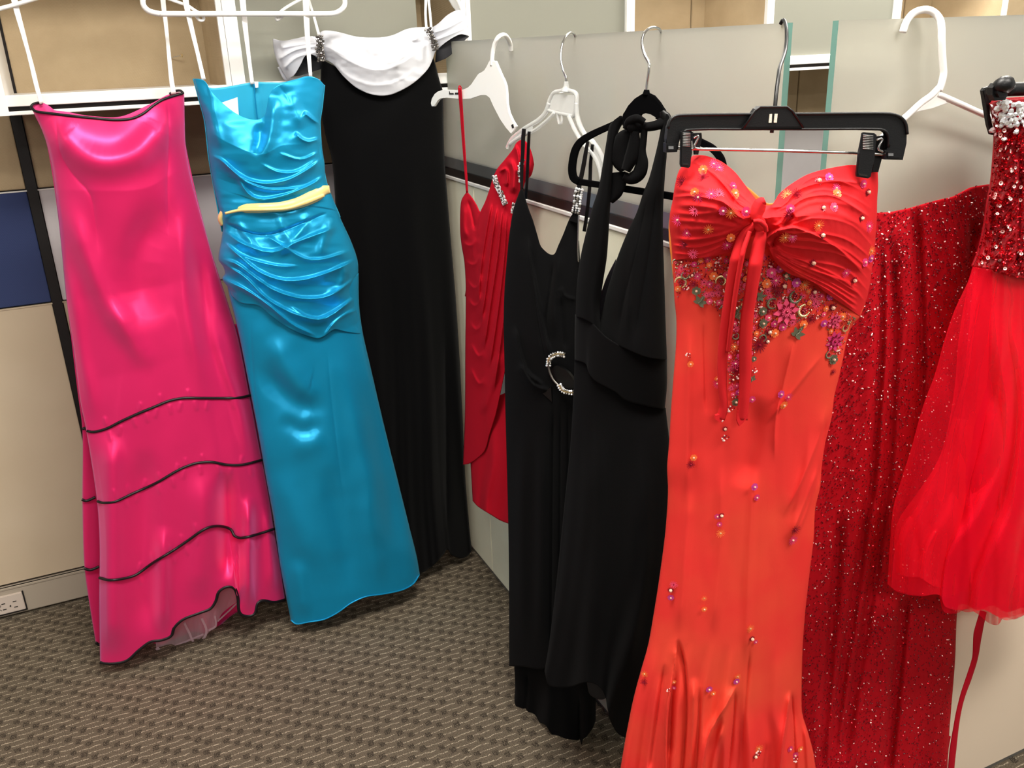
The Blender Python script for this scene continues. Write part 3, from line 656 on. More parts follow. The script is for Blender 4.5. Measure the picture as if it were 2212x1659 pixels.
# ---------------- turquoise dress
PT = Plane(0, 2.105, 0)
tq = thing_at('strapless_dress', PT, 740, 1300, 'long strapless turquoise satin dress with ruched bodice and a yellow sash', 'dress')
skirt = Cloth('skirt', PT,
    T=[(484,560),(560,600),(640,640),(720,620),(775,590)],
    B=[(628,1340),(640,1349),(665,1345),(700,1339),(730,1324),(758,1304),(790,1290),(830,1284),(870,1275),(893,1262),(907,1240)],
    L=[(484,560),(493,628),(506,680),(516,722),(540,843),(557,931),(576,1040),(591,1120),(605,1220),(618,1290),(628,1340)],
    R=[(775,590),(776,660),(784,720),(800,790),(830,920),(860,1040),(885,1140),(900,1200),(907,1240)],
    mats=M['teal'], parent=tq, nu=150, nv=260, D=((0,.055),(.4,.055),(1,.06)), base=((0,0),(1,.02)), backD=.5,
    folds=[('v',[(541,660),(543,760),(556,900),(580,1040)],2.5,.0016,.2),('v',[(706,740),(715,850),(730,980),(752,1150)],3,.002,.2),
           ('r',[(580,720),(620,790),(665,845),(700,835)],24,.011,.3),('r',[(560,780),(600,840),(660,880),(705,870)],22,-.012,.3),('r',[(620,960),(660,965),(705,940)],22,.006,.35),
           ('r',[(600,900),(660,930),(700,900)],16,-.008,.3),('r',[(600,1000),(640,1120),(690,1240)],30,.010,.3),('r',[(740,760),(770,900),(810,1100),(830,1260)],24,.012,.3),
           ('r',[(790,800),(830,1000),(860,1200)],22,-.010,.3),('r',[(700,1000),(740,1150),(760,1290)],26,-.012,.3),('r',[(640,1200),(660,1340)],18,.008,.3),('r',[(790,1040),(800,1160),(830,1280)],16,.007,.3)],
    extra=addf(wrinkle(.006,90,80,22), wrinkle(.008,120,300,24)))
bod = Cloth('ruched_bodice', PT,
    T=[(418,170),(432,171),(443,176),(455,196),(480,222),(510,245),(535,256),(558,258),(571,250),(576,233),(581,208),(592,190),(612,180),(640,172),(668,165),(688,171),(701,184)],
    B=[(497,635),(520,654),(558,660),(588,684),(630,712),(685,731),(703,725),(722,712),(745,716),(770,720),(784,721)],
    L=[(418,170),(430,215),(442,260),(447,300),(452,345),(460,395),(470,440),(481,490),(478,520),(472,560),(482,576),(486,590),(480,602),(492,620),(497,635)],
    R=[(701,184),(696,230),(691,270),(696,320),(701,352),(704,390),(718,425),(735,470),(758,520),(772,560),(774,590),(765,622),(770,648),(778,690),(784,721)],
    mats=M['teal'], parent=tq, nu=190, nv=330, D=((0,.045),(.25,.075),(.45,.055),(.8,.075),(1,.066)), blend=3.5, backD=.4, back=False,
    folds=[('s',[(452,335),(475,345),(500,367),(533,388),(574,397),(625,388),(675,360),(700,338)],9,.011,.12),
           ('s',[(473,338),(523,388),(574,409),(635,408),(662,400)],7,.008,.15),('s',[(512,384),(540,422),(570,431),(625,419),(674,398),(704,378)],8,.010,.12),
           ('s',[(560,352),(600,372),(640,372),(690,340)],8,.007,.2),('s',[(600,330),(650,345),(694,326)],6,.006,.2),
           ('s',[(636,284),(650,300),(668,306),(694,298)],7,.012,.2),('s',[(655,242),(675,258),(697,272)],7,.012,.15),('v',[(694,300),(690,330),(698,360)],5,.006,.3),
           ('r',[(590,200),(590,260),(575,320),(556,345)],11,.013,.3),('r',[(562,262),(560,310),(545,340)],11,-.010,.3),('r',[(618,200),(640,240),(655,280)],13,.009,.35),
           ('r',[(450,210),(462,270),(478,330)],12,.008,.3),('v',[(600,180),(620,210),(630,232)],5,.003,.3),
           ('s',[(480,480),(540,505),(581,508),(641,488),(712,458)],9,-.010,.15),('s',[(484,500),(530,530),(590,545),(650,520),(730,490)],10,.012,.15),
           ('s',[(480,520),(520,556),(560,588),(610,606),(660,604),(720,585),(772,560)],9,.014,.12),
           ('s',[(476,560),(510,570),(545,596),(590,626),(650,645),(710,640),(770,600)],9,.014,.12),('s',[(484,572),(530,600),(575,645),(640,680),(700,690),(768,640)],8,.012,.12),
           ('s',[(482,603),(530,626),(580,660),(630,700),(686,728)],7,.010,.12),('s',[(560,500),(600,525),(660,560),(700,560),(764,540)],9,.010,.2),
           ('s',[(500,540),(540,560),(600,575),(650,575)],6,.008,.2),('s',[(620,660),(680,690),(730,670),(770,640)],8,.011,.2),
           ('s',[(700,727),(720,700),(745,680),(776,668)],6,.008,.2),('r',[(720,470),(700,520),(690,560)],10,.009,.3),('r',[(505,470),(540,520),(560,560)],8,.008,.3),
           ('r',[(600,455),(610,490),(640,540)],9,.007,.3),('r',[(670,450),(650,500),(590,560)],9,.009,.3),('r',[(745,560),(740,610),(700,650)],9,.009,.3)],
    extra=addf(wrinkle(.004,50,26,31,.0,.42), wrinkle(.006,60,22,33,.5,1)))
Cloth('back_bodice', PT, T=[(418,170),(432,178),(455,190),(480,189),(510,184),(545,178),(585,178),(610,178),(640,171),(668,165),(701,184)],
    B=[(480,500),(550,520),(640,520),(735,470)], L=[(418,170),(430,215),(442,260),(452,345),(480,500)], R=[(701,184),(696,230),(691,270),(704,390),(735,470)],
    mats=M['teal_in'], parent=tq, nu=70, nv=70, D=((0,-.02),(1,-.03)), base=((0,-.001),(1,-.01)), back=False, th=.002, blend=1.5,
    folds=[('v',[(551,176),(553,240),(556,300)],3,.003,.1),('v',[(562,176),(563,240),(566,300)],3,.003,.1)])
tube('zipper', PT.pt([549,551,554,557],[180,210,240,262],[-.016]*4), .0014, M['teal'], tq, seg=6)
plate('zipper_pull', PT, [(549,176),(558,176),(558,189),(552,190)], .0015, M['label'], tq, d=-.012)
plate('care_label', PT, [(478,222),(513,210),(516,250),(498,243)], .0008, M['label'], tq, d=-.006)
skirt.piping('skirt_hem', [(628,1339),(640,1348),(665,1344),(700,1338),(730,1323),(758,1303),(790,1289),(830,1283),(870,1274),(893,1261),(906,1241)], .0018, M['teal'], tq)
sz = lambda x, y: float(bod.depth(x, y)[0])
sp = [(482,486),(477,472),(484,459),(505,451),(540,450),(574,449),(610,446),(645,438),(678,424),(698,412),(712,409)]
dep = [0]+[sz(x, y)+.010 for x, y in sp[1:-1]]+[.012]
ribbon('sash', PT, sp, [10,14,16,19,20,19,20,22,26,27,16], M['yellow'], tq, d=dep, cup=.006, th=.002, n=90)
ribbon('sash_fold', PT, [(486,461),(520,454),(570,453),(620,450),(660,437),(700,421)], [5,7,6,7,10,8], M['yellow'], tq, d=[z+.009 for z in (.03,.05,.07,.066,.056,.03)], cup=.003, n=60)
ribbon('hanging_loop', PT, [(394,-80),(401,0),(415,66),(428,120),(440,172)], [15,13,10,8,9], M['white_ribbon'], tq, d=[0,0,0,0,.0], twist=1)
ribbon('hanging_loop', PT, [(518,-80),(524,0),(530,60),(537,120),(545,182)], [13,13,11,8,8], M['white_ribbon'], tq, d=[-.01,-.01,-.01,-.012,-.015], twist=1)
ribbon('hanging_loop', PT, [(658,-80),(661,0),(663,60),(667,120),(671,166)], [15,15,12,9,7], M['white_ribbon'], tq, d=[0.002]*5, twist=1)
ht = thing_at('clothes_hanger', PT, 525, -60, 'white tubular hanger with a long straight bar holding the turquoise dress', 'hanger')
tube('lower_bar', PT.pt([345,400,500,600,700,725,742,745,735,712],[30,30,30,30,30,28,16,2,-16,-34],[.002]*10), .0055, M['plastic_white'], ht, n=80)
tube('shoulder_tube', PT.pt([345,322,310,309,322,370,440,525,610,680,712],[30,24,12,-4,-24,-54,-90,-128,-90,-56,-34],[.002]*11), .0055, M['plastic_white'], ht, n=90)
tube('hook', PT.pt([525,527,540,575,590,575,540],[-128,-180,-215,-240,-270,-300,-308],[0]*7), .005, M['plastic_white'], ht)
tube('strap_hook', PT.pt([350,385,405,420,433,440,438,430,422],[-8,5,12,22,30,38,44,43,32],[-.006]*9), .0032, M['plastic_white'], ht)
tube('strap_hook', PT.pt([670,640,622,608,600,596,599,607,614],[-10,4,14,24,34,40,43,38,30],[-.006]*9), .0032, M['plastic_white'], ht)
#PART4
# ================================================================ garments on the right partition
# ---------------- crimson draped dress on the white plastic hanger
PR = Plane(.785, 1.74, -75)
rd = thing_at('evening_dress', PR, 1060, 1120, 'short crimson draped dress with rhinestone brooches, on the white plastic hanger', 'dress')
Cloth('under_skirt', PR, T=[(1012,860),(1060,860),(1110,840),(1150,820)], B=[(1021,1082),(1032,1094),(1060,1112),(1080,1124),(1100,1132),(1130,1143),(1155,1150)],
    L=[(1012,860),(1014,960),(1017,1010),(1021,1082)], R=[(1150,820),(1152,1000),(1155,1150)], mats=M['crimson'], parent=rd, nu=90, nv=90, D=((0,.03),(1,.045)), base=((0,-.006),(1,.0)),
    extra=pleats(3,.008,v0=0,seed=3))
rb = Cloth('draped_front', PR,
    T=[(1008,414),(1018,426),(1028,442),(1039,458),(1048,440),(1056,422),(1064,396),(1072,368),(1090,345),(1108,322),(1116,308),(1128,302),(1140,312),(1150,335),(1154,356)],
    B=[(1000,1004),(1012,1002),(1028,992),(1046,974),(1056,940),(1070,895),(1084,830),(1096,770),(1110,700),(1130,640)],
    L=[(1008,414),(997,432),(994,460),(994,500),(997,530),(1003,566),(1006,620),(1005,750),(1004,900),(1000,1004)],
    R=[(1154,356),(1148,378),(1134,395),(1126,430),(1118,470),(1116,520),(1120,580),(1130,640)],
    mats=M['crimson'], parent=rd, nu=170, nv=280, D=((0,.03),(.3,.05),(1,.045)), blend=1.6, back=False, th=.002,
    folds=[('s',[(1062,432),(1050,500),(1038,580),(1033,660)],6,.010,.12),('s',[(1074,440),(1062,520),(1050,620),(1038,700)],6,.010,.12),('s',[(1084,448),(1076,540),(1060,650),(1044,760)],6,.010,.12),
           ('s',[(1094,455),(1088,560),(1074,680),(1056,800)],6,.010,.12),('s',[(1103,462),(1098,580),(1086,700),(1066,850)],6,.010,.12),
           ('s',[(996,520),(1010,530),(1022,528),(1030,510)],8,.0045,.3),('s',[(1004,560),(1018,572),(1030,568),(1036,545)],8,.0045,.3),('s',[(1006,600),(1022,622),(1033,618),(1040,590)],8,.0045,.3),
           ('s',[(1008,640),(1022,660),(1034,656),(1042,630)],8,.0045,.3),('s',[(1012,690),(1026,712),(1038,706),(1048,670)],8,.0045,.3),('s',[(1016,740),(1034,770),(1048,756)],8,.0045,.3),('s',[(1014,790),(1036,830),(1050,812)],8,.0045,.3),
           ('v',[(1010,430),(1020,465),(1026,500)],4,.008,.2),('r',[(1003,440),(1001,490),(1010,520)],6,.008,.25),
           ('s',[(1078,372),(1092,366),(1096,384),(1094,404)],4,.010,.15),('r',[(1100,340),(1110,370),(1108,420)],6,.010,.2),('s',[(1112,310),(1120,340),(1120,380)],5,.008,.2),
           ('r',[(1040,900),(1060,840),(1080,760)],8,.006,.2)])
Cloth('rear_bodice', PR, T=[(1039,458),(1070,452),(1110,430),(1120,400)], B=[(1004,640),(1050,650),(1110,640)], L=[(1039,458),(1022,520),(1004,640)], R=[(1120,400),(1118,500),(1110,640)],
    mats=M['crimson'], parent=rd, nu=30, nv=30, D=((0,0),(1,0)), base=((0,-.02),(1,-.02)), back=False)
for dx in (0, 5):
    ribbon('spaghetti_strap', PR, [(991+dx*.8,190),(995+dx*.7,240),(1001+dx*.5,320),(1006+dx*.3,380),(1009,416)], [3.2,3,3,3,4], M['crimson'], rd, d=[.009,.004,.002,.002,.004])
tube('spaghetti_strap', PR.pt([991,992,994,997],[190,186,186,190],[.009,.006,.0,-.004]), .0012, M['crimson'], rd)
def rz(x, y): return float(rb.depth(x, y)[0])
rhinestones('brooch', PR, [(1068,380),(1072,396),(1079,412),(1086,428),(1091,441)], 11, rd, d=rz(1078,405)+.006, rows=4, step=3.2, r=.0022, mats=('silver','crystal'))
rhinestones('brooch', PR, [(1129,346),(1124,360),(1123,376),(1126,392)], 7, rd, d=rz(1126,370)+.008, rows=3, step=3.2, r=.0022, mats=('silver','crystal'))
rhinestones('brooch', PR, [(1110,440),(1108,449),(1107,459)], 5, rd, d=rz(1108,450)+.008, rows=2, step=3.2, r=.0022, mats=('silver','crystal'))
# hanger
wh = thing_at('clothes_hanger', PR, 1060, 180, 'white moulded plastic hanger with a hook over the frosted glass and a crimson strap', 'hanger')
plate('hanger_body', PR, [(1057,130),(1051,144),(1046,154),(1039,158),(1033,159),(1026,170),(1018,182),(1010,191),(999,195),(980,195),(958,194),(946,197),(938,203),(932,213),(930,223),(932,230),(938,230),(942,224),(946,215),(952,211),(965,211),(999,214),(1016,214),(1028,209),(1039,204),(1050,204),(1058,210),(1066,230),(1080,257),(1093,276),(1104,290),(1110,283),(1115,273),(1106,260),(1098,245),(1094,225),(1094,205),(1093,186),(1088,172),(1080,160),(1074,146),(1070,132)], .006, M['plastic_white'], wh, bev=.0012)
HK = PR.pt([1063,1063,1065,1069,1077,1088,1097,1102,1104],[142,126,108,94,80,75,83,95,110],[0,0,0,.0,-.002,-.018,-.045,-.064,-.070])
tube('hook', HK, .0042, M['plastic_white'], wh, flat=1.2)
for q in ([(970,196),(972,201),(979,201),(980,204),(970,204)], [(982,204),(983,200),(989,200),(990,196),(992,197),(990,204)]):
    plate('strap_notch', PR, q, .0008, M['slot'], wh, d=.0035)
plate('strap_notch', PR, [(1104,270),(1108,268),(1110,276),(1106,277)], .0008, M['slot'], wh, d=.0035)

# ---------------- black V-neck gown on the clear hanger
PV = Plane(.775, 1.50, -66)
vd = thing_at('evening_gown', PV, 1180, 1500, 'long black V-neck gown with a rhinestone ring buckle, hung on the clear hanger', 'dress')
VB = ((0,0),(.5,.03),(1,.075))
Cloth('under_skirt', PV, T=[(1106,1300),(1180,1300),(1240,1300),(1290,1290)], B=[(1101,1541),(1120,1551),(1150,1558),(1176,1565),(1192,1586),(1215,1606),(1250,1621),(1258,1598),(1266,1592),(1280,1574),(1287,1556)],
    L=[(1106,1300),(1111,1440),(1112,1500),(1101,1541)], R=[(1290,1290),(1288,1440),(1287,1556)], mats=M['black_crepe'], parent=vd, nu=80, nv=80, D=((0,.03),(1,.035)), base=((0,.06),(1,.055)), back=False,
    extra=pleats(2.2,.012,v0=0,seed=5), folds=[('v',[(1140,1445),(1138,1500),(1132,1550)],4,.008,.2),('v',[(1252,1500),(1252,1560),(1252,1612)],3,.010,.2)])
vb = Cloth('gown_body', PV,
    T=[(1126,404),(1132,424),(1140,450),(1150,476),(1160,508),(1168,532),(1178,543),(1187,549),(1197,549),(1206,530),(1217,505),(1226,482),(1234,466),(1242,460),(1248,460)],
    B=[(1100,1439),(1130,1440),(1165,1446),(1190,1442),(1230,1445),(1280,1440)],
    L=[(1126,404),(1118,425),(1110,448),(1104,480),(1099,516),(1094,570),(1090,620),(1088,690),(1090,800),(1092,900),(1096,1050),(1099,1200),(1100,1439)],
    R=[(1248,460),(1250,520),(1256,600),(1262,700),(1270,850),(1276,1100),(1280,1440)],
    mats=M['black_crepe'], parent=vd, nu=150, nv=300, D=((0,.03),(.3,.05),(1,.05)), base=VB, blend=5, back=False, th=.002,
    folds=[('s',[(1136,500),(1150,600),(1170,700),(1195,800)],14,.012,.2),('v',[(1148,520),(1155,640),(1170,740),(1190,820)],4,.006,.2),('v',[(1197,560),(1186,640),(1180,700),(1188,760)],5,.010,.2),
           ('r',[(1210,530),(1195,640),(1200,740)],10,.008,.3),('s',[(1110,700),(1135,800),(1180,836)],8,.012,.2),('s',[(1120,780),(1150,830),(1190,845)],8,.012,.2),
           ('s',[(1213,618),(1219,638),(1246,648)],6,.004,.2),('v',[(1212,640),(1218,700),(1222,760)],4,.006,.2),
           ('v',[(1196,860),(1194,1000),(1190,1440)],6,.012,.15),('v',[(1212,850),(1210,1000),(1208,1400)],6,.010,.2),('v',[(1226,860),(1228,1000),(1228,1400)],6,.010,.2),
           ('r',[(1130,900),(1125,1200),(1130,1430)],16,.012,.3),('r',[(1170,900),(1168,1200),(1165,1430)],12,.009,.3)])
Cloth('rear_panel', PV, T=[(1170,545),(1183,552),(1197,549),(1222,530),(1250,520)], B=[(1100,1300),(1280,1300)], L=[(1170,545),(1140,900),(1100,1300)], R=[(1250,520),(1270,900),(1280,1300)],
    mats=M['black_lining'], parent=vd, nu=20, nv=40, D=((0,0),(1,0)), base=((0,-.012),(1,.03)), back=False)
vz = lambda x, y: float(vb.depth(x, y)[0])
ribbon('shoulder_strap', PV, [(1132,278),(1130,300),(1129,330),(1127,365),(1127,408)], [8,8,7,7,5], M['black_satin'], vd, d=[.012,.010,.006,.004,.004])
ribbon('shoulder_strap', PV, [(1143,284),(1141,330),(1139,380),(1136,430)], [6,6,6,5], M['black_satin'], vd, d=[.010,.0,-.004,-.008])
ribbon('shoulder_strap', PV, [(1270,305),(1266,325),(1262,350),(1256,380),(1250,408)], [6,8,9,9,9], M['black_satin'], vd, d=[.014,.012,.010,.008,.008])
ribbon('shoulder_strap', PV, [(1280,312),(1276,350),(1274,400),(1268,460),(1262,500)], [6,7,7,7,7], M['black_satin'], vd, d=[.006,.0,-.002,-.004,-.006])
ribbon('shoulder_strap', PV, [(1245,456),(1243,470),(1240,480)], [14,16,20], M['black_crepe'], vd, d=[.014,.016,.018])
rhinestones('strap_buckle', PV, [(1251,409),(1248,425),(1246,442),(1243,460)], 16, vd, d=.014, rows=3, step=4.6, r=.0030, mats=('black_satin','crystal'), jit=.3)
ribbon('side_edge_trim', PV, [(1250,465),(1249,500),(1248,540),(1249,566)], 2, M['chrome'], vd, d=.02)
dq = vz(1205, 790)+.012
ring = [(1185,790),(1186,776),(1195,768),(1206,765),(1219,767)]
rhinestones('ring_buckle', PV, ring, 9, vd, d=dq, rows=2, step=4.2, r=.0026, mats=('gold','crystal'), jit=.2)
rhinestones('ring_buckle', PV, [(1208,832),(1215,843),(1228,848),(1244,848)], 9, vd, d=dq+.002, rows=2, step=4.2, r=.0026, mats=('gold','crystal'), jit=.2)
tube('ring_frame', PV.pt([1219,1200,1187,1186,1194,1206,1222,1244],[767,768,782,796,818,832,846,849],[dq]*8), .0022, M['silver'], vd)
plate('knot_tail', PV, [(1172,850),(1190,836),(1192,868)], .004, M['black_satin'], vd, d=dq-.004)
plate('bow_loop', PV, [(1190,800),(1200,790),(1222,800),(1238,820),(1240,838),(1222,838),(1204,825)], .006, M['black_satin'], vd, d=dq-.008, smooth_pts=30)
# clear hanger
ch = thing_at('clothes_hanger', PV, 1222, 190, 'clear plastic hanger with a chrome swivel hook, holding the black V-neck gown', 'hanger')
C_ = M['clear']
def fr(name, pts, r, d=0, fl=1.0): return tube(name, PV.pt([p[0] for p in pts],[p[1] for p in pts],[d]*len(pts)), r, C_, ch, seg=8, flat=fl)
fr('neck_frame', [(1181,236),(1188,214),(1196,201),(1206,197),(1222,195),(1236,197),(1245,203),(1246,222),(1243,240),(1239,250)], .0038)
fr('neck_frame', [(1181,236),(1190,240),(1215,246),(1239,251)], .0034)
plate('neck_plate', PV, [(1184,234),(1197,203),(1243,205),(1238,248)], .0022, C_, ch)
tube('neck_socket', PV.pt([1222,1223,1223],[197,186,176],[0,0,0]), [.009,.005,.004], C_, ch, seg=10)
fr('garment_notch', [(1204,247),(1206,258),(1208,266),(1213,264),(1214,249)], .0026)
fr('shoulder_arm', [(1187,222),(1178,244),(1164,259),(1150,268),(1134,278),(1118,290),(1105,302),(1096,320)], .0046)
fr('shoulder_arm', [(1198,243),(1186,256),(1170,270),(1152,283),(1134,290),(1116,300),(1100,312)], .0034, d=.004)
fr('shoulder_arm', [(1245,222),(1246,246),(1252,268),(1262,288),(1278,303),(1292,322),(1302,342),(1308,364),(1308,382),(1305,394)], .0046)
fr('shoulder_arm', [(1228,250),(1236,268),(1248,292),(1262,312),(1278,330),(1290,350),(1297,374),(1299,390)], .0038, d=.004)
plate('arm_web', PV, [(1280,305),(1293,322),(1304,345),(1308,366),(1307,388),(1301,392),(1297,372),(1288,348),(1275,326)], .002, C_, ch, d=.002)
plate('arm_web', PV, [(1150,270),(1120,288),(1103,302),(1097,316),(1102,312),(1120,298),(1150,284)], .002, C_, ch, d=.002)
HV = PV.pt([1223,1223,1217,1212,1212,1216,1223,1232,1240,1243],[180,168,152,132,112,92,78,71,73,80],[0,0,0,-.004,-.01,-.02,-.035,-.055,-.075,-.078])
tube('hook', HV, .0021, M['chrome'], ch, n=70)

# ---------------- black halter gown on the flocked hanger
PH = Plane(.772, 1.22, -62)
hd = thing_at('evening_gown', PH, 1330, 1500, 'long plain black halter gown with a wide velvet waistband, beside the coral gown', 'dress')
HB = ((0,0),(.5,.02),(1,.035))
hskirt = Cloth('skirt', PH, T=[(1241,776),(1265,786),(1285,820),(1331,846),(1396,875),(1438,882)],
    B=[(1176,1450),(1184,1478),(1200,1484),(1230,1484),(1255,1476),(1272,1474),(1290,1480),(1306,1500),(1312,1530),(1320,1560),(1334,1584),(1352,1594),(1380,1600),(1400,1598)],
    L=[(1241,776),(1238,860),(1232,960),(1222,1060),(1210,1180),(1198,1290),(1186,1390),(1176,1450)], R=[(1438,882),(1450,1000),(1450,1200),(1430,1400),(1400,1598)],
    mats=M['black_crepe'], parent=hd, nu=150, nv=240, D=((0,.045),(1,.075)), base=HB, backD=.4, blend=6,
    folds=[('v',[(1236,900),(1222,1100),(1200,1350)],10,.006,.2),('r',[(1290,900),(1270,1150),(1255,1450)],26,.014,.3),('r',[(1380,950),(1375,1200),(1350,1560)],24,.014,.3)],
    extra=addf(pleats(2.6,.008,v0=.1,seed=15), wrinkle(.002,70,140,16)))
Cloth('back_hem', PH, T=[(1265,1440),(1300,1430),(1330,1430)], B=[(1268,1478),(1274,1500),(1290,1510),(1302,1511),(1314,1505)], L=[(1265,1440),(1268,1478)], R=[(1330,1430),(1314,1505)],
    mats=M['black_lining'], parent=hd, nu=24, nv=16, D=((0,0),(1,0)), base=((0,-.02),(1,-.02)), back=False)
lstrap = Cloth('halter_strap', PH, T=[(1332,262),(1340,250),(1348,262)], B=[(1243,684),(1262,690),(1282,702),(1300,722)],
    L=[(1332,262),(1318,268),(1310,305),(1302,355),(1292,410),(1279,450),(1266,502),(1256,545),(1249,588),(1245,630),(1243,684)],
    R=[(1348,262),(1336,285),(1328,320),(1324,360),(1320,420),(1316,480),(1311,555),(1301,620),(1296,670),(1300,722)],
    mats=M['black_crepe'], parent=hd, nu=60, nv=160, D=((0,.010),(1,.045)), base=((0,.012),(1,.0)), back=False, th=.002,
    folds=[('v',[(1300,640),(1296,670),(1300,715)],3,.004,.2)])
rstrap = Cloth('halter_strap', PH, T=[(1432,250),(1440,246),(1449,258)], B=[(1290,722),(1308,730),(1340,748),(1396,772),(1441,778)],
    L=[(1432,250),(1425,292),(1414,340),(1402,385),(1390,415),(1375,460),(1356,500),(1334,555),(1320,600),(1308,640),(1298,690),(1290,722)],
    R=[(1449,258),(1442,304),(1440,340),(1437,371),(1433,440),(1432,495),(1435,600),(1438,700),(1441,778)],
    mats=M['black_crepe'], parent=hd, nu=90, nv=200, D=((0,.012),(1,.06)), base=((0,.010),(1,.0)), back=False, th=.002,
    folds=[('v',[(1400,420),(1370,560),(1345,660),(1334,745)],9,.008,.2),('v',[(1420,400),(1400,560),(1380,680),(1370,760)],10,.006,.2),('r',[(1385,480),(1362,600),(1355,740)],8,.006,.3)])
Cloth('halter_back', PH, T=[(1296,640),(1310,600),(1330,560)], B=[(1290,740),(1310,745),(1345,760)], L=[(1296,640),(1290,740)], R=[(1330,560),(1345,760)], mats=M['black_lining'], parent=hd, nu=12, nv=12, D=((0,0),(1,0)), base=((0,-.01),(1,-.01)), back=False)
Cloth('waistband', PH, T=[(1242,679),(1265,685),(1285,705),(1308,728),(1340,747),(1396,770),(1441,777)], B=[(1241,778),(1265,786),(1271,804),(1285,822),(1331,848),(1350,864),(1396,877),(1436,884)],
    L=[(1242,679),(1241,730),(1241,778)], R=[(1441,777),(1441,830),(1436,884)], mats=M['black_band'], parent=hd, nu=90, nv=40, D=((0,.052),(1,.054)), base=((0,0.004),(1,.004)), backD=.4, blend=1.2, th=.002)
vh = thing_at('clothes_hanger', PH, 1395, 240, 'black flocked velvet hanger with an arched top and straight bar, holding the halter gown', 'hanger')
V_ = M['velvet_hanger']
plate('arched_top', PH, [(1340,262),(1346,246),(1356,228),(1370,213),(1386,203),(1397,200),(1412,207),(1424,221),(1434,238),(1442,258),(1426,264),(1417,254),(1406,245),(1393,242),(1382,246),(1378,262),(1362,276),(1346,276)], .007, V_, vh, bev=.0015)
tube('hook_collar', PH.pt([1396,1397],[205,194],[0,0]), [.006,.004], V_, vh, n=6)
ribbon('arm', PH, [(1366,248),(1340,262),(1310,276),(1280,290),(1256,305),(1244,322),(1238,345),(1236,368),(1240,385),(1252,393)], [13,13,14,15,15,15,15], V_, vh, d=0, th=.0045, n=60)
ribbon('arm', PH, [(1420,250),(1450,266),(1480,284),(1510,305),(1535,318),(1550,332),(1562,352),(1568,380)], [13,13,14,15,15,15,15], V_, vh, d=0, th=.0045, n=60)
ribbon('trouser_bar', PH, [(1252,393),(1300,400),(1370,411),(1440,422),(1500,430),(1550,420),(1568,380)], [13,13,14,15,15,15,15], V_, vh, d=0, th=.0045, n=60)
tube('hook', PH.pt([1396,1398,1402,1402,1394,1388,1387,1392,1402,1414,1424,1429],[200,178,150,136,122,104,88,72,62,59,63,70],[0,0,0,-.002,-.006,-.012,-.02,-.03,-.045,-.062,-.078,-.085]), .0022, M['chrome'], vh, n=80)
# neck ties knotted round the hanger
def blob_ribbon(pts, wd, d, nm='neck_tie', cup=.006, th=.004): return ribbon(nm, PH, pts, wd, M['black_crepe'], hd, d=d, cup=cup, th=th, n=60)
blob_ribbon([(1378,272),(1400,274),(1420,270),(1440,262)], [16,15,17,26], [.024,.024,.02,.014], cup=.004)
ribbon('satin_wrap', PH, [(1430,240),(1436,250),(1444,262)], [10,22,20], M['black_satin'], hd, d=.018, cup=.003)
kn = ball('neck_knot', PH.pt(1374, 271, .022), .015, M['black_crepe'], hd, sub=4, squash=(1.0, .8, .85))
blob_ribbon([(1352,278),(1360,262),(1376,256),(1392,264)], [10,14,14,10], [.026,.034,.036,.03], nm='neck_tie', cup=.003)
blob_ribbon([(1364,284),(1350,298),(1342,322),(1342,350),(1350,368)], [14,36,42,38,16], .018, cup=.006)
blob_ribbon([(1392,276),(1390,300),(1386,330),(1387,355),(1380,376),(1362,386),(1348,380)], [10,10,12,22,26,24,14], .022, cup=.005)
blob_ribbon([(1372,284),(1370,310),(1364,340),(1352,368)], [14,22,26,16], .026, cup=.006)
blob_ribbon([(1334,372),(1336,395),(1330,418),(1320,436)], [34,34,26,6], .010, cup=.004)

# ---------------- coral gown on the black clip hanger
PC = Plane(.80, .870, -15)
cg = thing_at('evening_gown', PC, 1600, 1600, 'long coral red chiffon gown with flower beading, on the black clip hanger', 'dress')
CL = [(1497,336),(1480,352),(1466,370),(1458,400),(1452,437),(1447,462),(1446,487),(1450,525),(1454,590),(1457,650),(1461,690),(1460,746),(1455,810),(1449,890),(1445,960),(1441,1010),(1443,1060),(1437,1150),(1424,1250),(1413,1320),(1400,1393),(1385,1446),(1368,1510),(1353,1585),(1341,1655),(1332,1720)]
CR = [(1896,367),(1897,400),(1895,430),(1894,477),(1889,541),(1881,604),(1872,645),(1858,684),(1838,708),(1828,740),(1820,780),(1811,820),(1803,852),(1796,905),(1783,955),(1775,1010),(1772,1050),(1761,1099),(1758,1160),(1749,1238),(1740,1318),(1734,1400),(1732,1480),(1733,1540),(1745,1580),(1757,1625),(1763,1665),(1775,1720)]
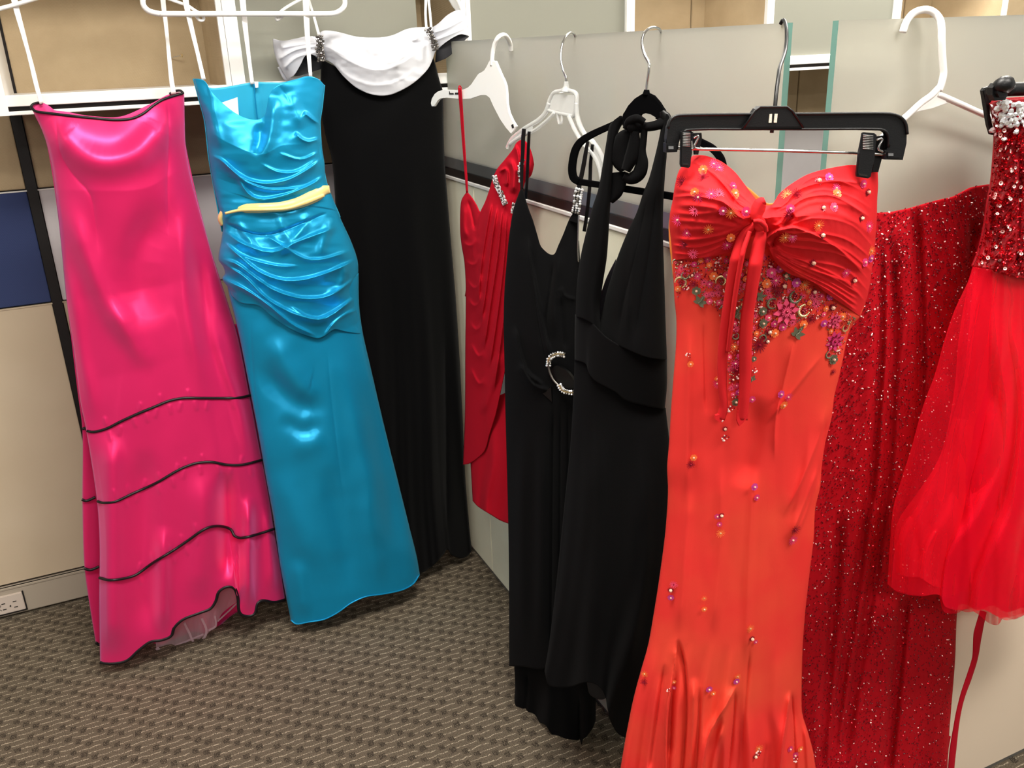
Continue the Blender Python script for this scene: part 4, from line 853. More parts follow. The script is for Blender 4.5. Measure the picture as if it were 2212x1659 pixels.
cf = Cloth('gown_skirt', PC,
    T=[(1450,520),(1500,520),(1560,520),(1640,500),(1700,540),(1800,560),(1886,560)], B=[(1332,1720),(1400,1722),(1480,1718),(1560,1724),(1640,1720),(1775,1720)],
    L=[(1450,520)]+CL[8:], R=[(1886,560)]+CR[5:], mats=M['coral'], parent=cg, nu=220, nv=380, D=((0,.055),(.3,.045),(1,.05)), blend=3, backD=.35,
    folds=[('r',[(1490,690),(1486,900),(1480,1100)],9,.004,.2),('v',[(1520,690),(1522,800),(1526,900)],4,.003,.2),
           ('s',[(1720,720),(1690,840),(1676,900),(1672,1000)],9,.006,.2),('s',[(1780,760),(1700,860),(1650,920)],10,.006,.25),('r',[(1640,850),(1620,960),(1600,1060)],26,-.012,.3),
           ('s',[(1785,870),(1770,940),(1730,1040),(1690,1120)],10,.008,.2),('s',[(1772,930),(1768,1000),(1740,1080),(1700,1180)],8,.007,.2),('s',[(1766,1010),(1750,1080),(1720,1160)],7,.006,.2),
           ('v',[(1788,900),(1774,960),(1766,1060)],5,.006,.2),('r',[(1755,900),(1745,1000),(1700,1200)],12,.006,.3),
           ('r',[(1630,1000),(1620,1200),(1610,1450)],9,.005,.2),('r',[(1560,1000),(1556,1200),(1540,1380)],10,.004,.2),('r',[(1490,1050),(1480,1200),(1465,1370)],10,.004,.2),
           ('s',[(1461,1375),(1456,1440),(1440,1540),(1438,1700)],6,.014,.12),('s',[(1463,1380),(1478,1440),(1482,1540),(1470,1700)],6,-.012,.12),('v',[(1462,1376),(1452,1480),(1446,1640)],4,.010,.12),
           ('v',[(1436,1430),(1420,1540),(1400,1680)],5,.008,.15),('r',[(1500,1460),(1498,1560),(1490,1700)],8,.012,.2),('v',[(1512,1480),(1508,1580),(1500,1700)],5,.008,.2),
           ('s',[(1590,1480),(1570,1520),(1530,1590),(1510,1700)],7,.014,.12),('v',[(1588,1484),(1584,1560),(1570,1690)],5,.010,.15),('r',[(1560,1560),(1545,1640),(1535,1710)],8,.010,.2),
           ('v',[(1620,1380),(1612,1500),(1590,1700)],6,.005,.2),('s',[(1708,1490),(1700,1540),(1688,1620),(1680,1700)],6,.013,.12),('v',[(1709,1490),(1714,1560),(1720,1700)],4,.010,.12),('r',[(1740,1560),(1745,1640),(1750,1700)],6,.008,.2),
           ('v',[(1655,1600),(1650,1660),(1646,1710)],5,.006,.2)],
    extra=addf(pleats(7,.010,v0=.72,v1=1.1,seed=21), wrinkle(.0025,40,180,27)))
ruch = []
rj = random.Random(5)
def jt(a): return rj.uniform(-a, a)
for k in range(11):    # left bust: gathers run from the side seam into the knot
    y0 = 384+k*17; h_ = rj.uniform(.002, .0055); t_ = rj.choice((.08, .2, .35))
    ruch.append((rj.choice('srs'),[(1449+jt(3),y0+8+jt(4)),(1500+jt(8),y0+10+k*.8+jt(6)),(1560+jt(8),y0+10+(5-k)*4.6+jt(6)),(1600,452+k*7.5+(4-k)*3.5+jt(3)),(1634,460+k*4.5)],rj.uniform(4,8),h_,t_))
for k in range(5): ruch.append(('s',[(1498+k*15,350+k*3),(1545+k*9,380+k*8+jt(4)),(1592+jt(4),416+k*8),(1632,450+k*3)],rj.uniform(4,8),rj.uniform(.002,.005),.15))
for k in range(10):    # right bust
    a = 378+k*13
    ruch.append((rj.choice('srs'),[(1664,456+k*7.5),(1700+jt(6),430+k*15+jt(5)),(1760+jt(8),a+8+k*9.5+jt(6)),(1830+jt(8),a+18+k*10.5+jt(6)),(1892,a+54+k*14.5+jt(4))],rj.uniform(4,8),rj.uniform(.002,.0055),rj.choice((.08,.2,.3))))
for k in range(5): ruch.append(('s',[(1668,538+k*4),(1720,558+k*8+jt(3)),(1790,588+k*10+jt(3)),(1854,622+k*13)],rj.uniform(4,6),rj.uniform(.003,.006),.08))
ruch += [('s',[(1656,448),(1690,446),(1722,412),(1790,392),(1860,396)],7,.008,.1),('s',[(1662,484),(1684,486),(1706,452),(1740,428),(1800,424),(1880,470)],7,.008,.1),
         ('v',[(1688,494),(1700,478),(1716,462)],6,.014,.2),('s',[(1660,520),(1676,500),(1700,490),(1740,500),(1800,530),(1870,590)],7,.009,.1),('v',[(1668,536),(1674,516),(1690,504)],6,.012,.2)]
cb = Cloth('ruched_bodice', PC,
    T=[(1497,336),(1512,335),(1527,337),(1557,348),(1587,371),(1610,400),(1634,431),(1650,442),(1668,442),(1682,420),(1704,401),(1742,378),(1780,366),(1830,357),(1853,357),(1880,360),(1896,367)],
    B=[(1453,563),(1484,559),(1527,556),(1565,548),(1598,537),(1622,512),(1640,505),(1655,522),(1665,545),(1679,570),(1704,591),(1755,609),(1780,629),(1805,647),(1830,664),(1858,684)],
    L=CL[:8]+[(1453,563)], R=CR[:6]+[(1874,640),(1858,684)], mats=M['coral_red'], parent=cg, nu=300, nv=220, D=((0,.045),(.4,.085),(1,.068)), blend=1.3, backD=.3, back=False, th=.002,
    folds=ruch+[('v',[(1640,450),(1645,480),(1655,540)],9,.014,.1),('s',[(1668,534),(1656,520),(1680,500),(1720,492)],7,.010,.1),('v',[(1628,470),(1615,500),(1600,530)],7,.008,.15)],
    extra=lambda U, V, X, Y: .024*np.exp(-(((X-1535)/62)**2+((Y-455)/80)**2))+.028*np.exp(-(((X-1770)/85)**2+((Y-490)/90)**2))+.0015*smoothnoise(X/9, Y/14, 41))
Cloth('back_bodice', PC, T=[(1497,350),(1560,380),(1612,402),(1640,425),(1662,440),(1740,420),(1896,380)], B=[(1454,600),(1640,610),(1870,620)], L=[(1497,350),(1447,470),(1454,600)], R=[(1896,380),(1890,500),(1870,620)],
    mats=M['coral_in'], parent=cg, nu=60, nv=40, D=((0,0),(1,0)), base=((0,-.010),(1,-.012)), back=False)
cz = lambda x, y: float(cb.depth(x, y)[0])
ky = cz(1640, 500)
def tie(pts, wd, d, nm='tie_band', cup=.005): return ribbon(nm, PC, pts, wd, M['coral_red'], cg, d=d, cup=cup, th=.003, n=90)
tie([(1630,486),(1612,502),(1600,530),(1590,565),(1580,620),(1572,670),(1566,720),(1561,770),(1560,830),(1563,880),(1556,905)], [10,22,24,22,20,20,20,18,16,14,16], [ky+.02,ky+.018,.092,.085,.078,.072,.066,.062,.06,.058,.054])
tie([(1620,500),(1606,540),(1596,590),(1588,640),(1580,700),(1572,760)], [4,6,6,6,5,4], [ky+.03,.102,.095,.088,.080,.07], cup=.003)
tie([(1642,476),(1643,510),(1637,540),(1630,580),(1622,630),(1614,680),(1610,740),(1610,800),(1607,860),(1602,906)], [12,24,26,24,24,25,24,22,20,22], [ky+.02,ky+.026,.100,.094,.086,.080,.074,.068,.064,.058])
plate('tie_end', PC, [(1546,898),(1560,893),(1562,905),(1556,914),(1545,905)], .004, M['coral_red'], cg, d=.058)
plate('tie_end', PC, [(1594,888),(1612,884),(1613,904),(1605,914),(1597,921),(1592,908)], .004, M['coral_red'], cg, d=.062)
tie([(1652,434),(1644,438),(1638,450),(1634,462),(1634,474)], [10,22,25,22,18], ky+.026, nm='knot', cup=.010)
kb = ball('knot', PC.pt(1641, 484, ky+.026), .0086, M['coral_red'], cg, sub=4, squash=(.86, .75, 1.12))
kb.rotation_euler = (0, -.35, 0)
tie([(1628,478),(1640,478),(1652,488),(1655,500)], [5,6,6,4], [ky+.034,ky+.038,ky+.036,ky+.03], nm='knot_fold', cup=.003)

# flower motifs: shared meshes
def motif_mesh(name, kind, m1, m2, seed=0):
    r = random.Random(seed); bm = bmesh.new(); fi = []
    def quad(a, L_, w_, z, r0=.0, tip=.3, mi=0):
        c, s = math.cos(a), math.sin(a); P = [(r0,-w_/2),(r0,w_/2),(L_*.6,w_*.5*(1 if tip>.5 else .9)),(L_,w_*tip*.5),(L_,-w_*tip*.5),(L_*.6,-w_*.5*(1 if tip>.5 else .9))]
        vs = [bm.verts.new((x*c-y*s, x*s+y*c, z+x*.12)) for x, y in P]; f = bm.faces.new(vs); f.material_index = mi
    def bead(x, y, z, rad, mi=1):
        n0 = len(bm.faces); bmesh.ops.create_icosphere(bm, subdivisions=1, radius=rad, matrix=Matrix.Translation((x, y, z))); bm.faces.ensure_lookup_table()
        for f in bm.faces[n0:]: f.material_index = mi
    if kind == 'burst':
        for k in range(15): quad(k*2*PI/15+r.random()*.15, .0066*r.uniform(.85,1.1), .0008, .0006, .0012, .6)
        bead(0, 0, .0015, .0014)
    elif kind == 'flower':
        for k in range(6): quad(k*PI/3, .0054, .0042, .0008, .0006, .9)
        for k in range(6): quad(k*PI/3+.5, .0034, .0026, .0016, .0004, .8)
        bead(0, 0, .0026, .0017)
    elif kind == 'big':
        for k in range(8): quad(k*PI/4, .0150, .0078, .0008, .002, .12)
        for k in range(8): quad(k*PI/4+.39, .0100, .0040, .0018, .002, .2, 1)
        for k in range(16): quad(k*PI/8, .0062, .0014, .0026, .001, .5)
        bead(0, 0, .0034, .0022)
    elif kind == 'crescent':
        for k in range(16):
            a = -.4+k*.28; R0 = .0068; c = Vector((math.cos(a)*R0, math.sin(a)*R0, .001))
            n0 = len(bm.faces); bmesh.ops.create_icosphere(bm, subdivisions=1, radius=.0011+.0009*math.sin(k/15*PI), matrix=Matrix.Translation(c)); bm.faces.ensure_lookup_table()
            for f in bm.faces[n0:]: f.material_index = 0
        for k in range(5): bead(.002*math.cos(k*1.3), .002*math.sin(k*1.3), .001, .0013, 1)
    elif kind == 'leaf':
        for a, L_ in ((-1.9,.008),(-1.0,.0105),(0,.0125),(1.0,.0105),(1.9,.008)): quad(a, L_, .0052, .0008, 0, .1)
        for k in range(7): bead(.0014*k-.001, r.uniform(-.0008,.0008), .0018, .0010, 1)
    elif kind == 'bead':
        for k in range(10): quad(k*PI/5, .0044, .0018, .0004, .001, .5)
        bead(0, 0, .0026, .0026)
    elif kind == 'cluster':
        for k in range(11): bead(r.uniform(-.007,.007), r.uniform(-.0035,.0035), .001, r.uniform(.0010,.0018), r.choice((0,1)))
    me = bpy.data.meshes.new(name); bm.to_mesh(me); bm.free(); me.materials.append(M[m1]); me.materials.append(M[m2]); return me
MOT = {'burst_m': motif_mesh('flower_applique','burst','magenta','pearl'), 'burst_r': motif_mesh('flower_applique','burst','pinkpetal','darkred'), 'burst_o': motif_mesh('flower_applique','burst','orangepetal','gold'), 'burst_w': motif_mesh('flower_applique','burst','darkred','darkred'),
       'fl_v': motif_mesh('flower_applique','flower','violet','pearl'), 'fl_p': motif_mesh('flower_applique','flower','pinkpetal','pearl'), 'fl_o': motif_mesh('flower_applique','flower','orangepetal','pearl'), 'fl_g': motif_mesh('flower_applique','flower','leaf','pearl'), 'fl_m': motif_mesh('flower_applique','flower','magenta','pearl'),
       'big_p': motif_mesh('flower_applique','big','pinkpetal','darkred'), 'big_r': motif_mesh('flower_applique','big','magenta','darkred'),
       'cres_g': motif_mesh('bead_crescent','crescent','gold','darkred'), 'cres_d': motif_mesh('bead_crescent','crescent','leaf','darkred'),
       'leaf': motif_mesh('beaded_leaf','leaf','leaf','leaf'), 'pearl': motif_mesh('pearl_stud','bead','darkred','pearl'), 'clus_r': motif_mesh('bead_cluster','cluster','darkred','bead_bright',3), 'clus_g': motif_mesh('bead_cluster','cluster','gold','leaf',4)}
def surf_frame(cl, x, y, lift):
    p = cl.at([x, x+4, x], [y, y, y+4], lift); ex = p[1]-p[0]; ey = p[0]-p[2]; nz_ = np.cross(ex, ey); nz_ /= np.linalg.norm(nz_)
    if nz_ @ cl.pl.n < 0: nz_ = -nz_
    nz_ = nz_*.45+cl.pl.n*.55; nz_ /= np.linalg.norm(nz_)
    ex = ex-nz_*(ex@nz_); ex /= np.linalg.norm(ex); return p[0], ex, np.cross(nz_, ex), nz_
def motif(kind, x, y, ang=0, s=1.0, cl=None, parent=None):
    cl = cl or cf; parent = parent or cg
    p, ex, ey, nz_ = surf_frame(cl, x, y, .0022)
    me = MOT[kind]; o = bpy.data.objects.new(me.name.split('.')[0], me); col.objects.link(o); o.parent = parent
    mt = Matrix.Identity(4)
    for i in range(3): mt[i][0], mt[i][1], mt[i][2] = ex[i], ey[i], nz_[i]
    mt = Matrix.Translation(Vector(p)-parent.location) @ mt @ Matrix.Rotation(ang, 4, 'Z') @ Matrix.Scale(s*.9, 4)
    o.matrix_local = mt; return o
# traced bodice motifs (pixel positions on the ruched bodice)
BM = [('burst_m',1541,355),('burst_m',1553,363),('fl_o',1519,367),('burst_w',1518,381),('burst_w',1473,392),('fl_o',1501,415),('burst_m',1508,425),('fl_m',1582,403),('fl_o',1586,419),('burst_m',1536,420),('burst_r',1553,418),
      ('burst_r',1501,455),('fl_m',1561,455),('burst_o',1579,459),('fl_m',1610,457),('burst_o',1530,495),('burst_m',1484,503),('fl_o',1578,513),('burst_m',1570,529),('burst_w',1478,527),('burst_r',1497,548),('burst_m',1464,475),
      ('fl_v',1790,384),('pearl',1768,392),('fl_m',1864,397),('burst_m',1806,407),('fl_o',1807,419),('pearl',1874,415),('burst_o',1700,421),('burst_w',1721,420),('pearl',1777,450),('fl_p',1800,448),('pearl',1860,471),('burst_m',1876,489),
      ('burst_o',1767,487),('pearl',1775,509),('burst_o',1695,512),('burst_m',1711,512),('burst_o',1881,542),('fl_m',1867,567),('fl_v',1880,558),('pearl',1755,568),('burst_m',1827,589),('pearl',1844,605),('fl_m',1706,451),('burst_w',1701,463)]
for k, x, y in BM: motif(k, x, y, random.random()*6, random.uniform(1.0, 1.25), cb)
# traced large motifs of the waist band and skirt
SM = [('big_p',1697,672,1.35),('big_r',1801,736,1.15),('big_p',1802,692,.85),('cres_d',1718,640,1.3),('cres_g',1736,670,1.3),('cres_g',1470,610,1.15),('cres_g',1556,607,1.0),('leaf',1511,653,1.15),('leaf',1720,722,1.3),('leaf',1590,682,1.1),
      ('cres_d',1668,655,1.1),('cres_g',1826,708,.8),('fl_g',1647,672,1.2),('fl_g',1648,698,1.2),('fl_g',1799,776,1.5),('fl_g',1504,628,1.2),('fl_v',1719,610,1.3),('fl_v',1793,638,1.3),('fl_v',1779,698,1.1),('fl_o',1655,612,1.3),('fl_o',1541,596,1.1),
      ('fl_o',1673,719,1.2),('fl_m',1672,699,1.0),('fl_m',1690,706,1.1),('fl_o',1735,700,1.2),('burst_m',1675,605,1.4),('burst_w',1680,632,1.4),('pearl',1693,617,1.3),('pearl',1758,630,1.2),('pearl',1697,595,1.2),('leaf',1697,597,.8),
      ('fl_m',1665,588,1.4),('fl_v',1684,580,1.1),('burst_o',1737,615,1.2),('burst_r',1758,640,1.4),('burst_r',1762,655,1.3),('burst_w',1752,688,1.3),('pearl',1797,664,1.4),('fl_o',1818,683,1.2),('clus_g',1838,690,1.0),('burst_w',1716,588,1.2),
      ('clus_g',1560,670,1.0),('leaf',1640,640,.9),('burst_w',1640,745,1.8),('pearl',1657,737,1.1),('pearl',1661,717,1.2),('fl_g',1628,775,.8),('clus_r',1629,800,.9),('leaf',1624,820,.8),('burst_w',1590,798,1.5),('burst_m',1588,785,1.2),('fl_g',1589,868,1.2),
      ('fl_v',1595,847,.9),('fl_m',1624,862,1.0),('clus_r',1577,882,1.1),('clus_r',1565,945,1.1),('pearl',1566,926,1.0),('clus_r',1557,905,.9),('burst_m',1549,828,1.1),('fl_o',1549,818,.8),('burst_w',1799,803,.9),
      ('clus_r',1487,766,.8),('fl_o',1491,786,.9),('fl_v',1686,851,1.1),('burst_m',1702,857,1.1),('fl_o',1692,874,1.2),('fl_o',1498,988,1.0),('burst_w',1492,1003,1.1),('fl_v',1629,1051,1.1),('fl_m',1634,1074,1.0),
      ('fl_m',1550,1115,.9),('pearl',1558,1113,1.1),('fl_m',1554,1132,.8),('burst_o',1556,1151,1.2),('burst_w',1717,1144,1.4),('burst_m',1712,1166,1.4),('burst_r',1455,1262,1.1),('pearl',1449,1274,1.2),('fl_v',1449,1290,1.0),
      ('burst_o',1521,1292,.8),('fl_o',1521,1315,.9),('burst_o',1620,1357,1.2),('pearl',1624,1379,1.2),('fl_m',1632,1386,.7),('burst_o',1392,1455,1.0),('burst_w',1391,1473,1.0),('fl_o',1455,1472,.8),('fl_m',1456,1485,.7),('clus_r',1444,1490,.8),
      ('fl_v',1531,1488,1.1),('fl_o',1540,1497,.9),('fl_v',1590,1471,1.1),('burst_o',1593,1461,1.0),('burst_o',1638,1616,1.4),('pearl',1631,1633,1.2),('clus_r',1638,1625,1.2),('fl_m',1706,1617,1.1),('fl_o',1728,1617,1.1),('fl_m',1716,1630,1.3),('clus_r',1717,1640,1.2)]
for k, x, y, s_ in SM: motif(k, x, y, random.random()*6, s_*.95)
def inpoly(x, y, P):
    c = False; j = len(P)-1
    for i in range(len(P)):
        if (P[i][1] > y) != (P[j][1] > y) and x < (P[j][0]-P[i][0])*(y-P[i][1])/(P[j][1]-P[i][1])+P[i][0]: c = not c
        j = i
    return c
POL = [[(1458,566),(1595,550),(1590,620),(1580,720),(1566,705),(1548,670),(1522,640),(1490,618),(1472,632),(1462,655)], [(1604,560),(1662,552),(1690,592),(1760,618),(1848,690),(1835,712),(1790,684),(1722,700),(1690,712),(1650,740),(1630,768),(1610,860),(1582,868),(1570,790),(1578,700)], [(1787,700),(1832,700),(1820,760),(1786,790)]]
placed = [(x, y) for _, x, y, _ in SM]
kinds_ = ['burst_m','burst_r','burst_o','burst_w','fl_p','fl_o','fl_m','pearl','cres_d','clus_r','clus_g','fl_p','burst_r','clus_r','burst_r','fl_o']
cnt = 0
for _ in range(9000):
    x = random.uniform(1455, 1850); y = random.uniform(548, 870)
    if not any(inpoly(x, y, P) for P in POL): continue
    if min((x-a)**2+(y-b)**2 for a, b in placed) < 11.5**2: continue
    placed.append((x, y)); motif(random.choice(kinds_), x, y, random.random()*6, random.uniform(.62, .95)); cnt += 1
    if cnt >= 120: break
# seed beads between the motifs: nobody could count them
def scatter(name, cl, N_, region, rad, m_, parent, lift=.001, sub='octa', flat=.6, excl=None):
    pts = []
    while len(pts) < N_:
        q = region(); 
        if q is not None: pts.append(q)
    pts = np.array(pts); P = cl.at(pts[:,0], pts[:,1], lift)
    base = np.array([(1,0,0),(-1,0,0),(0,1,0),(0,-1,0),(0,0,1),(0,0,-1)], float); Fc0 = [(0,2,4),(2,1,4),(1,3,4),(3,0,4),(2,0,5),(1,2,5),(3,1,5),(0,3,5)]
    A = rng.normal(size=(N_, 3, 3)); Q = np.linalg.qr(A)[0]
    R_ = rad*rng.uniform(.7, 1.3, (N_, 1, 1))*np.array([1.3, 1, flat])
    V = (np.einsum('nij,kj->nki', Q, base)*1.0)
    V = np.einsum('nij,nkj->nki', Q, base[None]*R_)+P[:, None]
    n6 = np.arange(N_)[:, None, None]*6; Fc = (np.array(Fc0)[None]+n6).reshape(-1, 3)
    me = bpy.data.meshes.new(name); me.from_pydata(V.reshape(-1, 3).tolist(), [], Fc.tolist()); me.update()
    o = link(name, me, m_, parent, smooth=False); o['kind'] = 'stuff'; return o
def in_band():
    x, y = random.uniform(1455, 1850), random.uniform(548, 880)
    return (x, y) if any(inpoly(x, y, P) for P in POL) else None
for nm, m_, n_ in (('seed_beads', 'darkred', 900), ('seed_beads', 'gold', 350), ('seed_beads', 'leaf', 450), ('seed_beads', 'magenta', 500), ('seed_beads', 'bead_bright', 150)):
    scatter(nm, cf, n_, in_band, .0010, M[m_], cg, lift=.0012)
# black clip hanger
kh = thing_at('clothes_hanger', PC, 1690, 260, 'wide black plastic clip hanger with a steel rod, gripping the coral gown', 'hanger')
K_ = M['plastic_black']; dC = .028
plate('hanger_bar', PC, [(1443,275),(1446,262),(1453,254),(1466,250),(1600,248),(1750,247),(1900,246),(1928,247),(1945,253),(1955,264),(1961,280),(1960,310),(1952,346),(1912,345),(1913,325),(1921,322),(1922,300),(1918,285),(1908,279),(1750,279),(1600,279),(1480,280),(1470,286),(1466,300),(1464,328),(1439,327),(1440,300)], .009, K_, kh, d=dC, bev=.0018)
tube('top_rib', PC.pt([1443,1447,1455,1470,1600,1750,1900,1930,1948,1957,1960],[278,262,253,249,247,246,245,247,255,268,290],[dC+.006]*11), .0018, K_, kh, n=90, seg=6)
tube('bottom_rib', PC.pt([1472,1482,1600,1750,1900,1914,1920,1920],[292,281,279,279,279,284,296,318],[dC+.005]*8), .0016, K_, kh, n=70, seg=6)
plate('hook_boss', PC, [(1604,278),(1622,254),(1634,236),(1642,230),(1700,230),(1708,234),(1716,246),(1736,277)], .013, K_, kh, d=dC+.003, bev=.002)
tube('boss_rib', PC.pt([1606,1630,1642,1700,1712,1736],[277,240,231,231,240,276],[dC+.010]*6), .0014, K_, kh, seg=6, smooth_path=False)
plate('boss_slot', PC, [(1663,247),(1668,246),(1667,265),(1661,265)], .001, M['offwhite'], kh, d=dC+.0102)
plate('boss_slot', PC, [(1674,246),(1680,246),(1678,265),(1672,265)], .001, M['offwhite'], kh, d=dC+.0102)
for x in (1440, 1915):
    y0 = 310 if x < 1500 else 325
    plate('bar_end', PC, [(x,y0),(x+ (24 if x<1500 else 34),y0),(x+(24 if x<1500 else 34),y0+19),(x,y0+20)], .014, K_, kh, d=dC, bev=.002)
    plate('end_slot', PC, [(x+4,y0+6),(x+15,y0+6),(x+15,y0+12),(x+4,y0+12)], .001, M['chrome'], kh, d=dC+.0078)
tube('steel_rod', PC.pt([1460,1520,1700,1860,1920],[320,322,326,331,334],[dC]*5), .0019, M['chrome'], kh, seg=8)
def clip(xs, nm):
    a, b, c, d_, slots = xs
    plate('clip_back', PC, a, .004, K_, kh, d=dC-.010, bev=.0008)
    c1 = plate('clip_front', PC, b, .005, K_, kh, d=dC+.012, bev=.0012)
    for (p, q) in slots: tube('grip_ridge', PC.pt([p[0], q[0]], [p[1], q[1]], [dC+.0150]*2), .0006, M['alu'], kh, n=2, seg=5, smooth_path=False)
    plate('clip_slot', PC, c, .001, M['slot'], kh, d=dC+.0148)
    tube('clip_spring', PC.pt(d_[0], d_[1], [dC+.002]*len(d_[0])), .0015, M['chrome'], kh, seg=6)
clip(([(1496,288),(1516,287),(1517,300),(1509,334),(1500,334)], [(1472,285),(1476,283),(1490,284),(1494,288),(1495,330),(1492,360),(1488,363),(1472,361),(1470,355)], [(1476,353),(1487,354),(1487,357),(1475,356)], ([1498,1508,1504,1500,1510],[298,294,306,318,322]), [((1475,288+k*3.4),(1491,288.6+k*3.4)) for k in range(9)]), 'l')
clip(([(1893,295),(1914,292),(1912,320),(1898,372),(1884,372)], [(1864,288),(1868,286),(1890,288),(1895,292),(1889,345),(1882,382),(1876,386),(1852,382),(1851,376),(1857,330)], [(1856,374),(1874,378),(1874,382),(1856,379)], ([1895,1906,1901,1898,1908],[302,300,312,322,328]), [((1864,292+k*3.6),(1886,293.5+k*3.6)) for k in range(9)]), 'r')
tube('hook', PC.pt([1667,1670,1674,1677,1681,1684,1690,1696,1699,1699,1696,1691,1686],[287,262,232,200,169,148,130,111,88,64,48,43,52],[.028,.028,.028,.022,.010,-.006,-.03,-.056,-.075,-.091,-.108,-.118,-.122]), .0023, K_, kh, n=90)

# ================================================================ garments on the near partition
PG = Plane(1.0, .905, 0)
bd = thing_at('evening_gown', PG, 1950, 1500, 'long dark red beaded gown between the coral gown and the tulle dress', 'dress')
Fm = []
def foldset(pts, w_, h):
    pts = sorted(pts, key=lambda q: q[1]); h = abs(h)
    Fm.append(('s', pts, w_*1.2, h*.9, .10)); Fm.append(('v', [(x+4, y) for x, y in pts], 8, h*1.25, .10)); Fm.append(('r', [(x+13, y) for x, y in pts], 11, -h*.7, .10))
foldset([(1864,1100),(1876,970),(1890,753),(1894,500)][::-1]+[(1858,1102),(1834,1302),(1807,1471),(1784,1690)], 22, -.012)
foldset([(1917,500),(1921,717),(1914,862),(1903,1060),(1896,1110),(1875,1252),(1844,1437),(1821,1572),(1808,1690)], 22, -.012)
foldset([(1945,1282),(1929,1437),(1915,1572),(1902,1690)], 26, -.018)
foldset([(1966,440),(1968,500),(1977,681),(1975,898),(1957,1042),(1935,1180)], 24, -.013)
foldset([(1804,1100),(1790,1302),(1777,1504),(1762,1690)], 14, -.009)
foldset([(2094,470),(2092,536),(2080,645),(2060,800)], 14, -.008)
bt = Cloth('beaded_skirt', PG,
    T=[(1878,486),(1884,468),(1895,461),(1925,458),(1945,454),(1975,448),(2000,440),(2030,432),(2060,425),(2085,412),(2100,405),(2137,398)], B=[(1715,1720),(1800,1716),(1900,1722),(2043,1718)],
    L=[(1878,486),(1868,560),(1850,650),(1800,740),(1785,850),(1768,950),(1742,1100),(1722,1300),(1712,1500),(1715,1720)], R=[(2137,398),(2140,500),(2142,650),(2134,850),(2110,1050),(2084,1220),(2068,1320),(2063,1430),(2054,1540),(2048,1620),(2043,1720)],
    mats=M['scarlet'], parent=bd, nu=230, nv=330, D=((0,.018),(.5,.024),(1,.03)), edge=.4, folds=Fm, back=False, th=.002, extra=addf(wrinkle(.006,60,900,51), wrinkle(.002,22,700,57)))
Cloth('back_panel', PG, T=[(1878,486),(2000,446),(2137,402)], B=[(1715,1720),(2043,1718)], L=[(1878,486),(1800,740),(1742,1100),(1715,1720)], R=[(2137,402),(2142,650),(2068,1320),(2043,1720)],
    mats=M['scarlet'], parent=bd, nu=20, nv=40, D=((0,0),(1,0)), base=((0,-.010),(1,-.010)), back=False)
ribbon('hanging_loop', PG, [(1878,316),(1884,380),(1892,470)], 4, M['scarlet'], bd, d=-.004)
ribbon('lining_edge', PG, [(2052,1590),(2044,1620),(2040,1660),(2038,1700)], [3,10,12,12], M['crimson'], bd, d=-.006)
Xs, Ys = bt.X, bt.Y; nvq, nuq = Xs.shape
def on_bt():
    i = random.randrange(0, nvq); j = random.randrange(1, nuq-1)
    return (Xs[i, j]+random.uniform(-1, 1), Ys[i, j]+random.uniform(-2, 2))
scatter('dark_beads', bt, 7500, on_bt, .0011, M['bead_dark'], bd, lift=.0010, flat=.9)
scatter('bright_beads', bt, 900, on_bt, .0012, M['bead_bright'], bd, lift=.0016)
scatter('bugle_beads', bt, 1500, on_bt, .0007, M['sequin'], bd, lift=.0014, flat=2.6)
# white tubular hanger holding it
wt = thing_at('clothes_hanger', PG, 2030, 200, 'thick white tubular hanger hooked over the near frosted glass, behind the black clip hanger', 'hanger')
tube('hook', PG.pt([2028,2034,2038,2037,2035,2034,2034,2031,2022,2010,1997,1982,1970,1961,1955,1950],[196,180,160,140,110,80,62,44,31,23,21,24,31,42,54,70],[.012,.012,.012,.012,.012,.012,.010,.006,.001,-.003,-.007,-.010,-.012,-.0125,-.0125,-.0125]), .0047, M['plastic_white'], wt, n=90, seg=12)
tube('shoulder_arm', PG.pt([2030,2012,1990,1965,1935,1905,1880],[188,206,222,245,272,298,318],[.012,.012,.012,.010,.008,.006,.004]), .0043, M['plastic_white'], wt)
tube('shoulder_arm', PG.pt([2024,2050,2090,2130,2170,2230,2260],[203,214,232,250,268,296,312],[.012,.012,.010,.008,.006,.004,.004]), .0043, M['plastic_white'], wt)
plate('hook_web', PG, [(2030,188),(2022,196),(2000,216),(1978,243),(2012,234),(2048,223),(2034,206)], .004, M['plastic_white'], wt, d=.012, bev=.0008)
tube('lower_bar', PG.pt([1880,1960,2100,2260],[318,322,320,312],[-.004]*4), .0038, M['plastic_white'], wt) if False else None

